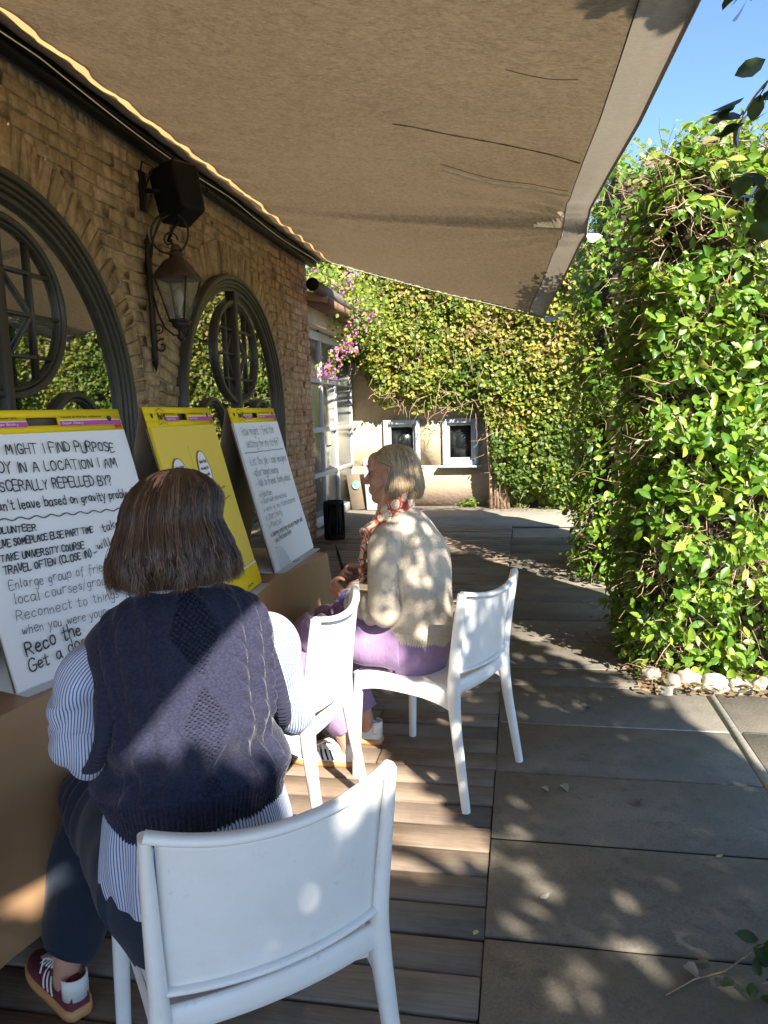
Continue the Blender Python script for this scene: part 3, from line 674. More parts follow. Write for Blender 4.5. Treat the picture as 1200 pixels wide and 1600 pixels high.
# shoots that stand out of the top of the front hedge
sh = MB(); SP_, SN_ = [], []
for k in range(46):
    x_ = random.uniform(.66, 1.5); y_ = random.uniform(3.85, 4.3); p = np.array([x_, y_, 2.45]); d = np.array([random.gauss(0, .25), random.gauss(-.1, .2), 1.]); L = random.uniform(.08, .30); pts = [p+d*L*q for q in (0, .33, .66, 1)]
    sh.tube([q-np.array([.75, 3.85, 0]) for q in pts], [.003, .0025, .002, .001], 4)
    for q in (.35, .55, .75, .95, 1.):
        for s in (-1, 1): SP_.append(p+d*L*q+RNG.normal(0, .008, 3)); SN_.append((s*.7, -.3, .6))
sh.build('shoot', M['twig'], HA, kind='stuff')
SP_, SN_ = np.array(SP_), np.array(SN_)
add('shoot_leaves', leaves_mesh('shoot_leaves', SP_-np.array([.75, 3.85, 0]), SN_, RNG.uniform(.035, .065, len(SP_)), RNG.uniform(.6, .93, len(SP_)), 1.1, .5, -.5), M['leaf_s'], HA, kind='stuff')

# ivy over the far wall
ivy = thing('ivy', 'yellowing ivy hanging over the far plaster wall above the two small windows', 'ivy', (0, 11, 0))
def ivy_low(x): return np.interp(x, [-3.2, -2.7, -2.45, -2.2, -1.9, -1.5, -1.1, -.62, -.48, -.40, -.3, .9], [2.5, 2.3, 2.15, 1.75, 1.55, 1.46, 1.44, 1.42, 1.1, .5, .02, .02])
n = 60000; x_ = RNG.uniform(-3.0, 4.4, n); z_ = RNG.uniform(0, 3.75, n); P = np.c_[x_, np.zeros(n), z_]
lowz = ivy_low(x_)+.22*vnoise(np.c_[x_, 0*x_, 0*x_], 3.2, 4); keep = z_ > lowz
big = vnoise(P, 1.3, 2)*.5+vnoise(P, 3.6, 7)*.45; thick = .38+.16*big-.22*np.exp(-((z_-lowz)/.25)**2)+.28*np.clip(x_+.3, 0, 1)
P[:, 1] = 11.13-thick-.06+RNG.random(n)**2*.16; gap = vnoise(P, 6.5, 31)+.6*vnoise(P, 15, 5); keep &= gap > -.24-.3*RNG.random(n)
P = P[keep]; Nn = np.tile([0, -.8, .35], (len(P), 1)).astype(float); warm = np.clip(.48+.55*vnoise(P, 1.5, 12)+.25*(P[:, 2]-2.2)/1.5-.45*np.clip(-P[:, 0]-1.9, 0, 1)-.3*np.clip(1.4-P[:, 2], 0, 1), 0, 1)
rn = np.clip(warm*.9+RNG.normal(0, .24, len(P)), 0, 1)
add('foliage', leaves_mesh('foliage', P-np.array([0, 11, 0]), Nn, RNG.uniform(.04, .078, len(P)), rn, 1.5, .6, .5), M['ivy'], ivy, kind='stuff')
tb = MB(); n = 1500; x_ = RNG.uniform(-2.6, 1.2, n); z_ = RNG.uniform(.1, 3.5, n); k_ = z_ > ivy_low(x_)-.05; P = np.c_[x_, RNG.uniform(10.7, 11.0, n)-11, z_][k_]
twigs(tb, P, np.tile([0, -.6, 0.], (len(P), 1)), .35, .005, grav=.6); tb.build('twigs', M['twig'], ivy, kind='stuff')
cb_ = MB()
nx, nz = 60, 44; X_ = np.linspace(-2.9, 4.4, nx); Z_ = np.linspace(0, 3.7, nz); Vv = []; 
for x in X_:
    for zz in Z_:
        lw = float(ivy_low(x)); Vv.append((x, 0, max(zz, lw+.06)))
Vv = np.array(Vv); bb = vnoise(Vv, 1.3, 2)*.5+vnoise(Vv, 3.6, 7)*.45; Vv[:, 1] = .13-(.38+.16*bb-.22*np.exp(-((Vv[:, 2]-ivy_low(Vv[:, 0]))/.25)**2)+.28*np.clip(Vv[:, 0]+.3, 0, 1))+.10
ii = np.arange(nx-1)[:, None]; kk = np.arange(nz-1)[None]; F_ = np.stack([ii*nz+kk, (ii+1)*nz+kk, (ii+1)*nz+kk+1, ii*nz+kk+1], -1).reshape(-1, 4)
add('inner_branches', mesh_np('inner_branches', Vv, F_), plain('ivy_shadowed_stems', (.10, .085, .035), .95, .4, 20, .8), ivy)  # backing sheet whose dark tone stands for the shade among the leaves
tk = MB()
for k in range(6): tk.tube([(-.42+.05*k, -.22, 0), (-.40+.04*k+random.gauss(0, .03), -.2, .5), (-.46+.06*k, -.22, 1.0), (-.5+.1*k, -.2, 1.6)], [.03, .022, .018, .012], 7)
tk.build('stem', M['twig'], ivy, kind='stuff')

# bougainvillea over the annex roof
bg_ = thing('bougainvillea', 'bougainvillea with magenta flowers spilling over the annex roof', 'flowering shrub', (-2.3, 10.4, 2.2))
n = 3600; c0 = RNG.random(n)*1.0; base = np.c_[-3.2+c0*1.35, 9.9+RNG.normal(0, .35, n), 3.4-c0*.75]; P = base+RNG.normal(0, [.16, .18, .2], (n, 3)); P = P[(P[:, 2] > 1.9)]
add('foliage', leaves_mesh('foliage', P-np.array([-2.3, 10.4, 2.2]), np.tile([0, -.7, .5], (len(P), 1)).astype(float), RNG.uniform(.04, .075, len(P)), RNG.random(len(P))*.62, 1.3), M['ivy'], bg_, kind='stuff')
tb = MB(); FP = []
CL = [(-2.62, 9.7, 3.32), (-2.35, 9.6, 3.05), (-2.15, 9.5, 3.12), (-2.2, 9.5, 2.9), (-2.02, 9.5, 2.78), (-1.95, 9.45, 2.62), (-2.12, 9.5, 2.62), (-1.82, 9.45, 2.66), (-2.08, 9.4, 2.42), (-2.2, 9.35, 2.28), (-2.1, 9.35, 2.27), (-2.28, 9.3, 2.18), (-2.4, 9.3, 2.05), (-2.34, 9.3, 2.0), (-2.46, 9.3, 1.95)]
for c in CL:
    m_ = random.randint(14, 28); FP.append(np.array(c)+RNG.normal(0, .055, (m_, 3)))
tb.tube([(-2.2-(-2.3), 9.6-10.4, .75), (.25, -.95, .35), (.1, -1.02, .12), (-.1, -1.08, -.15), (-.2, -1.1, -.25)], .008, 6); tb.build('stem', M['twig'], bg_)
FP = np.concatenate(FP); add('flowers', leaves_mesh('flowers', FP-np.array([-2.3, 10.4, 2.2]), np.tile([0, -.8, .3], (len(FP), 1)).astype(float), RNG.uniform(.035, .055, len(FP)), None, 1.8), M['petal'], bg_, kind='stuff')
q = FP[RNG.choice(len(FP), 260)]+RNG.normal(0, .07, (260, 3)); add('outer_foliage', leaves_mesh('outer_foliage', q-np.array([-2.3, 10.4, 2.2]), np.tile([0, -.8, .3], (260, 1)).astype(float), RNG.uniform(.035, .06, 260), RNG.random(260)*.7, 1.3), M['ivy'], bg_, kind='stuff')
# small weed at the foot of the far wall
wd = thing('weed', 'small green weed at the foot of the far plaster wall', 'plant', (-.75, 11.0, 0)); n = 90; P = RNG.normal(0, [.09, .05, .05], (n, 3)); P[:, 2] = np.abs(P[:, 2])+.02
add('foliage', leaves_mesh('foliage', P, np.tile([0, -.5, .8], (n, 1)).astype(float), RNG.uniform(.04, .07, n), RNG.random(n)*.4, 1.2), M['ivy'], wd, kind='stuff')

# unseen tree behind the viewpoint, its crown shaped to the shade wanted below
def in_poly(x, y, poly):
    c = np.zeros(len(x), bool); n_ = len(poly)
    for i_ in range(n_):
        (xa, ya), (xb, yb) = poly[i_], poly[(i_+1) % n_]
        c ^= ((ya > y) != (yb > y)) & (x < (xb-xa)*(y-ya)/((yb-ya) if yb != ya else 1e-9)+xa)
    return c
SHADE = [(1.25, -.8), (1.12, 1.6), (.93, 2.80), (.82, 3.08), (.68, 3.37), (.56, 3.68), (.40, 4.0), (.18, 4.3), (-.45, 5.1), (-.9, 5.7), (-1.6, 5.6), (-2.0, 4.2), (-2.0, 3.2), (-1.3, 3.25), (-.95, 3.3), (-.66, 3.12), (-.50, 2.92), (-.30, 2.66), (-.10, 2.36), (-.06, 2.18), (-.22, 2.05), (-.5, 1.98), (-.78, 1.91), (-.98, 1.93), (-1.05, 2.0), (-1.16, 1.97), (-1.24, 1.97), (-1.30, 1.86), (-1.40, 1.5), (-1.7, 1.4), (-1.7, -.8)]
HOLES = ((-.904, 1.711, .052), (-.824, 1.780, .050), (-.79, 1.69, .050), (-.835, 1.886, .046), (-.95, 1.61, .042), (-0.025, 2.576, 0.050), (-0.007, 2.504, 0.050), (-0.068, 2.496, 0.045), (-0.024, 2.351, 0.070), (0.012, 2.387, 0.050), (-0.065, 2.194, 0.060), (0.007, 2.164, 0.060), (0.072, 2.066, 0.065), (0.046, 2.105, 0.050), (-0.014, 1.982, 0.075), (0.016, 1.942, 0.080), (0.294, 2.025, 0.050), (0.278, 2.051, 0.045), (0.286, 2.202, 0.045), (0.225, 1.865, 0.060), (0.240, 1.855, 0.050), (0.164, 1.788, 0.075), (0.279, 1.823, 0.050), (0.264, 1.852, 0.045), (0.293, 1.798, 0.045), (0.302, 1.876, 0.045), (0.341, 1.796, 0.045), (0.333, 1.829, 0.040), (0.313, 1.739, 0.050), (0.350, 1.687, 0.045), (0.091, 1.698, 0.070), (0.379, 1.732, 0.035), (0.236, 2.125, 0.035), (0.148, 2.077, 0.035))
def thin_out(gx, gy, n, only=False):
    """where light gets through the leaves: open patches, loose zones and small gaps"""
    fn = vnoise(np.c_[gx, gy, 0*gx], 16, 8); rk = RNG.random(n); keep = np.ones(n, bool)
    keep &= ~((gy > 3.15) & (gy < 4.35) & (gx < -.2) & (gx > -1.6))
    keep &= ~((gx < .75) & (gx > -.12) & (gy > 1.35) & (gy < 2.7))
    keep &= ~((gx < .75) & (gx > -.3) & (gy > 3.2) & (gy < 4.6) & ((rk > .5) | (fn > .36)))
    for (hx, hy, hr) in HOLES: keep &= np.hypot(gx-hx, gy-hy) > hr+.002
    return keep
tree = thing('tree', 'unseen leafy tree overhanging the path from the right, crown shaped to dapple chairs and paving', 'tree', (3.4, -1.6, 0))
N_ = 52000; gx = RNG.uniform(-2.1, 1.4, N_); gy = RNG.uniform(-.9, 5.9, N_); zz = RNG.uniform(3.0, 4.4, N_)
G0 = np.c_[gx, gy, 0*gx]; wob = vnoise(G0, 6, 3)*.10; wob2 = vnoise(G0, 6, 17)*.10
ins = in_poly(gx+wob, gy+wob2, SHADE)
P = np.c_[gx+.742*zz, gy-1.037*zz, zz]
ins &= thin_out(gx, gy, N_)
ins &= ~((gx < -1.25) & (gy > 5.2))
px, py, pz = project(P); ins &= ~((px > -30) & (px < 1230) & (py > -30) & (py < 1630) & (pz > 0))
P = P[ins]; L_ = np.array([3.4, -1.6, 0])
# small leaves added over chairs and paving so round sun spots fall there
sz_ = RNG.uniform(.062, .098, len(P)); ex = []
for (xa, xb, ya, yb, cnt) in ((-1.6, -.2, 3.15, 4.35, 2700), (-.12, .75, 1.35, 2.7, 5200)):
    m_ = cnt; hx_ = RNG.uniform(xa, xb, m_); hy_ = RNG.uniform(ya, yb, m_); hz_ = RNG.uniform(3.0, 3.9, m_); k_ = in_poly(hx_, hy_, SHADE)
    for (qx, qy, qr) in HOLES: k_ &= np.hypot(hx_-qx, hy_-qy) > qr-.012
    ex.append(np.c_[hx_+.742*hz_, hy_-1.037*hz_, hz_][k_])
ex = np.concatenate(ex); px, py, pz = project(ex); ex = ex[~((px > -30) & (px < 1230) & (py > -30) & (py < 1630) & (pz > 0))]
P = np.vstack([P, ex]); sz_ = np.concatenate([sz_, RNG.uniform(.036, .058, len(ex))])
Nn = np.tile([.35, -.45, .6], (len(P), 1))
add('crown', leaves_mesh('crown', P-L_, Nn, sz_, None, 1.35, .45, .4), M['dark_s'], tree, kind='stuff')
tk = MB(); tk.tube([(0, 0, 0), (-.1, .1, 1.2), (-.05, -.1, 2.4), (.0, -.2, 3.6), (-.1, -.3, 4.6)], [.16, .13, .11, .08, .04], 12); tk.build('trunk', M['twig'], tree, smooth=True)
lb = MB()
for (ex, ey, ez) in ((-1.4, .8, 3.9), (-1.9, 1.9, 3.7), (-.8, 1.7, 4.2), (.6, .9, 4.5), (-1.1, -.5, 4.3), (.8, -1.4, 4.4)):
    lb.tube([(-.05, -.1, 2.4), (ex*.3, ey*.3, 2.9), (ex*.7, ey*.7, ez*.93), (ex, ey, ez)], [.07, .05, .03, .012], 8)
lb.build('limbs', M['twig'], tree, smooth=True, kind='stuff')

# climbing vine close on the right: leaves reach into the frame
vine = thing('climbing_vine', 'broad leaved climber, coloured near black as backlit, hanging into the top right corner', 'climber', (.95, 1.7, 0))
VP, VN, VS = [], [], []; tb = MB()
for (pts, nl, sz) in (([(.95, 1.55, 2.9), (.72, 1.72, 2.6), (.56, 1.82, 2.42), (.495, 1.84, 2.28)], 18, .095), ([(1.0, 1.7, 2.5), (.70, 1.82, 2.25), (.54, 1.86, 2.12), (.49, 1.86, 2.05)], 26, .085), ([(1.0, 1.8, 2.3), (.75, 1.86, 2.05), (.57, 1.86, 1.93), (.515, 1.86, 1.88)], 20, .085), ([(1.0, 1.9, 2.2), (.80, 1.9, 1.85), (.60, 1.9, 1.74), (.55, 1.9, 1.68)], 9, .07),
                      ([(1.0, 1.6, .0), (.86, 1.62, .22), (.66, 1.74, .16), (.575, 1.80, .08)], 16, .075), ([(.95, 1.5, .0), (.76, 1.62, .06), (.62, 1.72, .05), (.565, 1.74, .03)], 12, .07)):
    C_ = catmull(pts, 14); tb.tube([p-np.array([.95, 1.7, 0]) for p in C_], np.linspace(.006, .0015, 14), 5)
    for k in range(nl): VP.append(C_[int(random.uniform(5, 13.99))]+RNG.normal(0, .022, 3)); VN.append((-.5, -.6, .3)); VS.append(sz*random.uniform(.5, .9))
tb.build('stem', M['twig'], vine, kind='stuff'); VP = np.array(VP); VP[:, 2] = np.maximum(VP[:, 2], .015)
leaf_objects(VP, np.array(VN), np.array(VS), M['dark_i'], vine, .6, .6, 1.25)
n = 6500; P = np.c_[RNG.uniform(.98, 1.5, n), RNG.uniform(-.6, 2.2, n), RNG.uniform(0, 3.0, n)]; px, py, pz = project(P); ok_ = in_poly(P[:, 0]-.742*P[:, 2], P[:, 1]+1.037*P[:, 2], SHADE); P = P[ok_ & thin_out(P[:, 0]-.742*P[:, 2], P[:, 1]+1.037*P[:, 2], n) & ~((px < 1225) & (pz > 0) & (px > -20) & (py > -40) & (py < 1640))]  # unseen mass of the vine, cut to the same shade pattern as the tree
add('foliage', leaves_mesh('foliage', P-np.array([.95, 1.7, 0]), np.tile([-.8, -.2, .3], (len(P), 1)).astype(float), RNG.uniform(.07, .1, len(P)), None, 1.2), M['dark_s'], vine, kind='stuff')

# edging stones in front of the hedge
M['rock'] = plain('white_limestone', (.36, .33, .27), .85, .2, 12, .6)
SC = [(.67, 3.86, .085, .06), (.74, 3.74, .07, .07), (.83, 3.79, .09, .075), (.70, 3.70, .06, .035), (.95, 3.77, .10, .07), (1.07, 3.76, .085, .05), (1.17, 3.80, .08, .05), (1.27, 3.78, .09, .055), (1.40, 3.80, .1, .06)]
SL = ['leftmost white stone, set a little behind the others below the hedge', 'rounded white stone second from the left along the hedge foot', 'tall white stone standing between rounded ones under the hedge', 'small low white stone in front of the rounded one at the hedge foot', 'largest white stone in the row, under trailing hedge leaves', 'flat white stone half covered by hedge leaves right of the largest', 'pale stone below the low leaves, second from the right edge', 'pale stone at the right end of the visible row under leaves', 'pale stone just past the right edge of the row of hedge stones']
for k, ((x, y_, r, h_), lb_) in enumerate(zip(SC, SL)):
    bm = bmesh.new(); bmesh.ops.create_icosphere(bm, subdivisions=3, radius=1)
    from mathutils import noise
    for v in bm.verts:
        q = v.co.copy(); d = 1+.42*noise.noise(q*1.6+Vector((k*3.3, 0, 0)))+.07*noise.noise(q*5+Vector((k, 0, 0)))
        v.co = Vector((q.x*r*.62*d, q.y*r*.75*d, q.z*h_*.8*d))
    me = bpy.data.meshes.new('stone'); bm.to_mesh(me); bm.free()
    for p in me.polygons: p.use_smooth = True
    o = add('edging_stone', me, M['rock'], label=lb_, cat='stone', group='white edging stones along the hedge'); o.location = (x, y_, h_*.38); o.rotation_euler = (random.gauss(0, .2), random.gauss(0, .2), random.uniform(0, 3))
sb = MB(); gx_, gy_ = np.meshgrid(np.linspace(.56, 2.8, 60), np.linspace(3.66, 5.1, 40)); 
Vq = np.c_[gx_.ravel(), gy_.ravel(), 0*gx_.ravel()]; Vq[:, 2] = .012+.02*vnoise(Vq, 9)+.03*np.clip((Vq[:, 1]-3.7)*3, 0, 1)*np.clip((Vq[:, 0]-.56)*6, 0, 1)-.03*np.clip(1-(Vq[:, 1]-3.66)*14, 0, 1)-.03*np.clip(1-(Vq[:, 0]-.56)*14, 0, 1)
ii = np.arange(39)[:, None]; kk = np.arange(59)[None]; F_ = np.stack([ii*60+kk, ii*60+kk+1, (ii+1)*60+kk+1, (ii+1)*60+kk], -1).reshape(-1, 4)
add('soil', mesh_np('soil', Vq, F_, smooth=True), M['soil'], kind='structure')
n = 900; P = np.c_[RNG.uniform(.58, 1.9, n), RNG.uniform(3.66, 4.0, n), RNG.uniform(.02, .05, n)]; P = np.vstack([P, np.c_[RNG.normal(.52, .07, 70), RNG.uniform(3.6, 7.4, 70), np.full(70, .006)], np.c_[RNG.uniform(-.4, 1.0, 160), RNG.uniform(10.4, 10.8, 160), np.full(160, .03)]])
add('leaf_litter', leaves_mesh('leaf_litter', P, np.tile([0, 0, 1.], (len(P), 1)), RNG.uniform(.02, .05, len(P)), None, 1., .35, 0), leaf_mat('dry_leaf_litter', [(0, (.16, .10, .06)), (.5, (.28, .18, .10)), (.8, (.33, .26, .13)), (1, (.10, .13, .03))], trans=.1), kind='stuff')
FL = [(.15, 2.70, .05, 'curled grey fallen leaf on the paving right of the white chair'), (.42, 2.62, .04, 'dark fallen leaf with lifted edge near the middle of the paving'), (.60, 2.30, .025, 'tiny pale yellow fallen leaf beside the dark joint of the paving'), (-.12, 1.86, .026, 'small pale yellow leaf lying on the deck edge'), (.075, 2.67, .035, 'small crumpled leaf just left of the curled grey leaf'), (.40, 1.80, .045, 'crumpled grey leaf near the bottom of the paving'), (.05, 2.02, .035, 'greenish dry leaf on the paving close to the deck edge'), (.47, 1.83, .035, 'flat brown leaf near the dark leaves at the bottom right'), (.33, 3.45, .03, 'thin brown leaf fragment on the shaded paving by the hedge')]
for k, (x, y_, s, lb_) in enumerate(FL):
    me = LEAF1[k % 4].copy(); me.materials.clear(); col_ = (.42, .36, .16) if 'yellow' in lb_ else (.13, .11, .08) if 'dark' in lb_ or 'brown' in lb_ else (.28, .26, .21)
    o = add('fallen_leaf', me, plain('fallen_leaf_%s' % ['a', 'b', 'c', 'd', 'e', 'f', 'g', 'h', 'i'][k], col_, .8, .3, 60), label=lb_, cat='leaf', group='fallen leaves on the paving and deck'); o.location = (x, y_, .008); o.scale = (s*1.2, s, s*2.5); o.rotation_euler = (.1, .12, random.uniform(0, 6))
tw = MB(); tw.tube([(.34, 1.70, .004), (.42, 1.76, .008), (.50, 1.80, .006), (.58, 1.86, .02)], [.0015, .002, .002, .0025], 5); tw.build('fallen_twig', M['twig'], label='thin dry twig lying on the paving by the dark leaves at the right', cat='twig')

# ================================================================== TABLE
TZ = .765
def edge_x(y): return -.905-.128*(3.35-y)
table = thing('table', 'long table under a brown paper cloth along the windows', 'table', (-1.35, 2.0, 0))
b = MB(); P_ = [(edge_x(.5), .5), (edge_x(3.36), 3.36), (-1.62, 3.42), (-2.0, .5)]
b.raw([(x+1.35, y_-2, TZ-.004) for x, y_ in P_]+[(x+1.35, y_-2, TZ-.03) for x, y_ in P_], [(0, 1, 2, 3), (7, 6, 5, 4), (0, 4, 5, 1), (1, 5, 6, 2), (2, 6, 7, 3), (3, 7, 4, 0)]); b.build('tabletop', M['wood'], table)
lg = MB(); lg.tube([(-.05, 1.15, .0), (-.05, 1.15, .73)], .02, 10); lg.build('leg', M['black'], table)
for (x, y_) in ((-.5, 1.2), (-.25, -1.3), (-.55, -1.3)): lg = MB(); lg.tube([(x, y_, 0), (x, y_, .73)], .02, 10); lg.build('leg', M['black'], table)
def paper_mat():
    t = NT('brown_kraft_paper'); o = t.coord(); a = t.noise(o, 1.7, 5, .55); w = t.noise(t.map(o, (5, 5, 1.3)), 1.6, 5, .6, dist=.6); pass
    t.col(t.mix(t.ramp(a, [(.35, 0), (.65, 1)]), (.29, .17, .088), (.34, .205, .108))); t.set(Roughness=.46, Specular_IOR_Level=.55)
    t.bump(t.noise(o, 3.2, 3, .5), .5, .03); return t.m
M['kraft'] = paper_mat()
tc = thing('tablecloth', 'glossy brown paper tablecloth hanging down the front of the long table', 'tablecloth', (-1.35, 2.0, 0))
# hanging cloth: front edge then round the far end
path = [(edge_x(y_), y_) for y_ in np.linspace(.5, 3.34, 120)]+[(edge_x(3.34)-.01, 3.36)]+[(edge_x(3.34)-.02-(.66*k/30), 3.365+.06*k/30) for k in range(31)]
V, nz_ = [], 26; n_ = len(path)
for k, (x, y_) in enumerate(path):
    far = k > 120; nx_, ny_ = (0.08, 1) if far else (1, .12)
    for j in range(nz_):
        v = j/(nz_-1); zz = TZ+.004-v*(.58 if not far else .56)+.006*math.sin(k*.2)*v
        near_end = math.exp(-((y_-3.30)/.16)**2)
        off = .012*v**.5 + v*(.024*math.sin(y_*6.1+1+1.2*v)+.014*math.sin(y_*13+v*2)+.006*math.sin(y_*29+v*3)+.045*near_end+.035*near_end*math.sin(k*.9)) + .035*v*v*math.exp(-((y_-2.6)/.5)**2)
        V.append((x+nx_*off+1.35, y_+ny_*off*(1 if far else .2)-2, zz))
i_ = np.arange(n_-1)[:, None]; j_ = np.arange(nz_-1)[None]; F_ = np.stack([i_*nz_+j_, i_*nz_+j_+1, (i_+1)*nz_+j_+1, (i_+1)*nz_+j_], -1).reshape(-1, 4)
o = add('hanging_front', mesh_np('hanging_front', V, F_, smooth=True), M['kraft'], tc)
b = MB(); gy = np.linspace(.5, 3.36, 40); top = []
for y_ in gy:
    for q in np.linspace(0, 1, 8): top.append((edge_x(y_)*(1-q)+(-2.0+.13*(y_-.5))*q+1.35, y_-2+.02*q, TZ+.004+.0012*math.sin(y_*9+q*7)*(1 if 0 < q < 1 else 0)))
i_ = np.arange(39)[:, None]; j_ = np.arange(7)[None]; F_ = np.stack([i_*8+j_, (i_+1)*8+j_, (i_+1)*8+j_+1, i_*8+j_+1], -1).reshape(-1, 4)
add('top_sheet', mesh_np('top_sheet', top, F_, smooth=True), M['kraft'], tc)

# ================================================================== HANDWRITING
S_ = {'A': '0,0 3,10 6,0|1,4 5,4', 'B': '0,0 0,10 4,9.6 4.6,7.5 3.5,5.6 0,5.3|3.2,5.4 5.2,4 5,1 3.4,0 0,0', 'C': '5.4,8.4 4,10 1.6,9.3 .2,6.4 .4,2.6 2,.2 4.4,.2 5.6,1.6', 'D': '0,0 0,10 3.4,9.2 5.5,6.4 5.2,2.8 3.2,.4 0,0',
 'E': '5,10 0,10 0,0 5.2,0|0,5.2 4.2,5.2', 'F': '5.2,10 0,10 0,0|0,5.4 4,5.4', 'G': '5.4,8.4 4,10 1.6,9.3 .2,6.4 .4,2.6 2,.2 4.6,.4 5.4,2 5.4,4.4 3.4,4.4', 'H': '0,0 0,10|5.2,0 5.2,10|0,5 5.2,5', 'I': '1,0 1,10',
 'J': '4,10 4,2.4 3,.3 1.2,.2 .2,1.8', 'K': '0,0 0,10|4.8,10 0,4.4|1.4,5.6 5.2,0', 'L': '0,10 0,0 4.6,0', 'M': '0,0 1,10 3.4,3 5.8,10 7,0', 'N': '0,0 .4,10 5,0 5.4,10', 'O': '2.8,10 .8,8.6 .1,5 1,1.2 3,0 5.1,1.4 5.8,5 4.9,8.8 2.8,10',
 'P': '0,0 0,10 3.8,9.8 5,7.8 4,5.3 0,4.8', 'R': '0,0 0,10 3.8,9.8 5,7.8 4,5.5 0,4.9|2.2,5 5.4,0', 'S': '5,8.6 3.6,10 1.2,9.4 .6,7.4 2,5.6 4.2,4.6 5.2,2.6 4,.4 1.6,0 .2,1.6', 'T': '-.2,10 5.8,10|2.8,10 2.8,0', 'U': '0,10 .2,2.4 1.6,.1 3.8,.1 5,2.2 5.2,10',
 'V': '0,10 2.6,0 5.4,10', 'W': '0,10 1.6,0 3.4,7 5.2,0 7,10', 'Y': '0,10 2.6,5.2|5.2,10 2.6,5.2 2.4,0', '?': '.2,8 1.4,10 3.8,9.6 4.2,7.4 2.2,5.2 2,3.2|2,.6 2.1,0', '(': '2.6,11 .8,8 .4,4.4 1.2,.6 2.8,-1.6', ')': '.2,11 2,8 2.4,4.4 1.6,.6 0,-1.6',
 '-': '0,4 4.6,6', "'": '1,10.5 .8,8.2', '.': '.3,0 .6,.4', '/': '-.4,-2.5 2.2,10', '&': '5.6,0 1.2,7.4 1.6,9.6 3.4,9.6 3.4,7.6 .4,3.2 .6,.8 2.6,0 5.4,3.4', ',': '.6,.6 .2,-1.6',
 'a': '4.2,5.6 2.4,6.4 .6,5 .2,2.4 1.4,.2 3.2,.8 4.2,3.4 4.3,5.8 4.4,1 5.2,0', 'b': '0,10 0,0|0,4 2,6.2 4,5.4 4.4,2.6 3,.2 0,.4', 'c': '4,5.4 2.4,6.4 .6,5 .2,2.4 1.4,.2 3.2,.2 4.2,1.2', 'd': '4.2,10 4.2,0|4.2,4.6 2.4,6.4 .6,5 .2,2.4 1.4,.2 3.2,.6 4.2,2.2',
 'e': '.4,3.2 4,3.8 3.6,5.8 2,6.4 .5,4.8 .3,2 1.6,.1 3.4,.2 4.4,1.2', 'f': '4.2,9.4 3,10.4 1.8,9.4 1.6,4 1.4,-2.6|0,5.8 3.8,6.2', 'g': '4.2,5.6 2.4,6.4 .6,5 .3,2.6 1.6,.6 3.2,1.2 4.2,3.6 4.2,5.8 4.1,-1.6 2.8,-3.6 .8,-3', 'h': '0,10 0,0|0,3.8 1.8,6.2 3.4,5.6 3.8,3.4 3.8,0', 'i': '.6,6.2 .6,0|.6,8.4 .7,8.9',
 'j': '1.6,6.2 1.6,-2 .6,-3.4|1.6,8.4 1.7,8.9', 'k': '0,10 0,0|3.8,6.2 0,2.8|1.2,3.6 4.2,0', 'l': '.5,10 .5,.4 1.2,0', 'm': '0,6.2 0,0|0,3.8 1.4,6.2 2.6,5.4 2.8,0|2.8,3.8 4.2,6.2 5.6,5.2 5.8,0', 'n': '0,6.2 0,0|0,3.8 1.8,6.2 3.4,5.4 3.8,0', 'o': '2,6.4 .5,5 .3,2 1.6,.1 3.4,.6 4.2,3.2 3.5,5.8 2,6.4',
 'p': '0,6.2 0,-3.6|0,4 2,6.4 4,5.4 4.2,2.6 3,.3 .2,.6', 'r': '0,6.2 0,0|0,3.6 1.4,6 3.2,6', 's': '3.6,5.6 2,6.4 .6,5.2 1.4,3.6 3.2,2.6 3.4,.8 1.8,0 .2,.8', 't': '1.6,9.4 1.6,1 2.4,0 3.6,.6|0,6.4 3.8,6.6', 'u': '0,6.2 .2,1.4 1.6,0 3.4,1.4 3.8,6.2 3.8,.6 4.4,0', 'v': '0,6.2 1.8,0 3.8,6.2', 'w': '0,6.2 1.4,0 2.8,5 4.2,0 5.8,6.2',
 'y': '0,6.2 2,.6|4,6.2 1.6,-3.2 .2,-3.8', '3': '.4,9 2,10 4,9 3.6,6.6 1.8,5.4 4,4.4 4.6,2 3,.2 .4,.8', '•': '.4,3 1.2,3.4 1.2,2.6 .4,3', '°': '1.4,5.4 .3,4 .4,1.4 1.6,.2 2.8,1.4 2.8,4 1.4,5.4'}
GLY = {k: [[tuple(float(q) for q in p.split(',')) for p in st_.split()] for st_ in v.split('|')] for k, v in S_.items()}
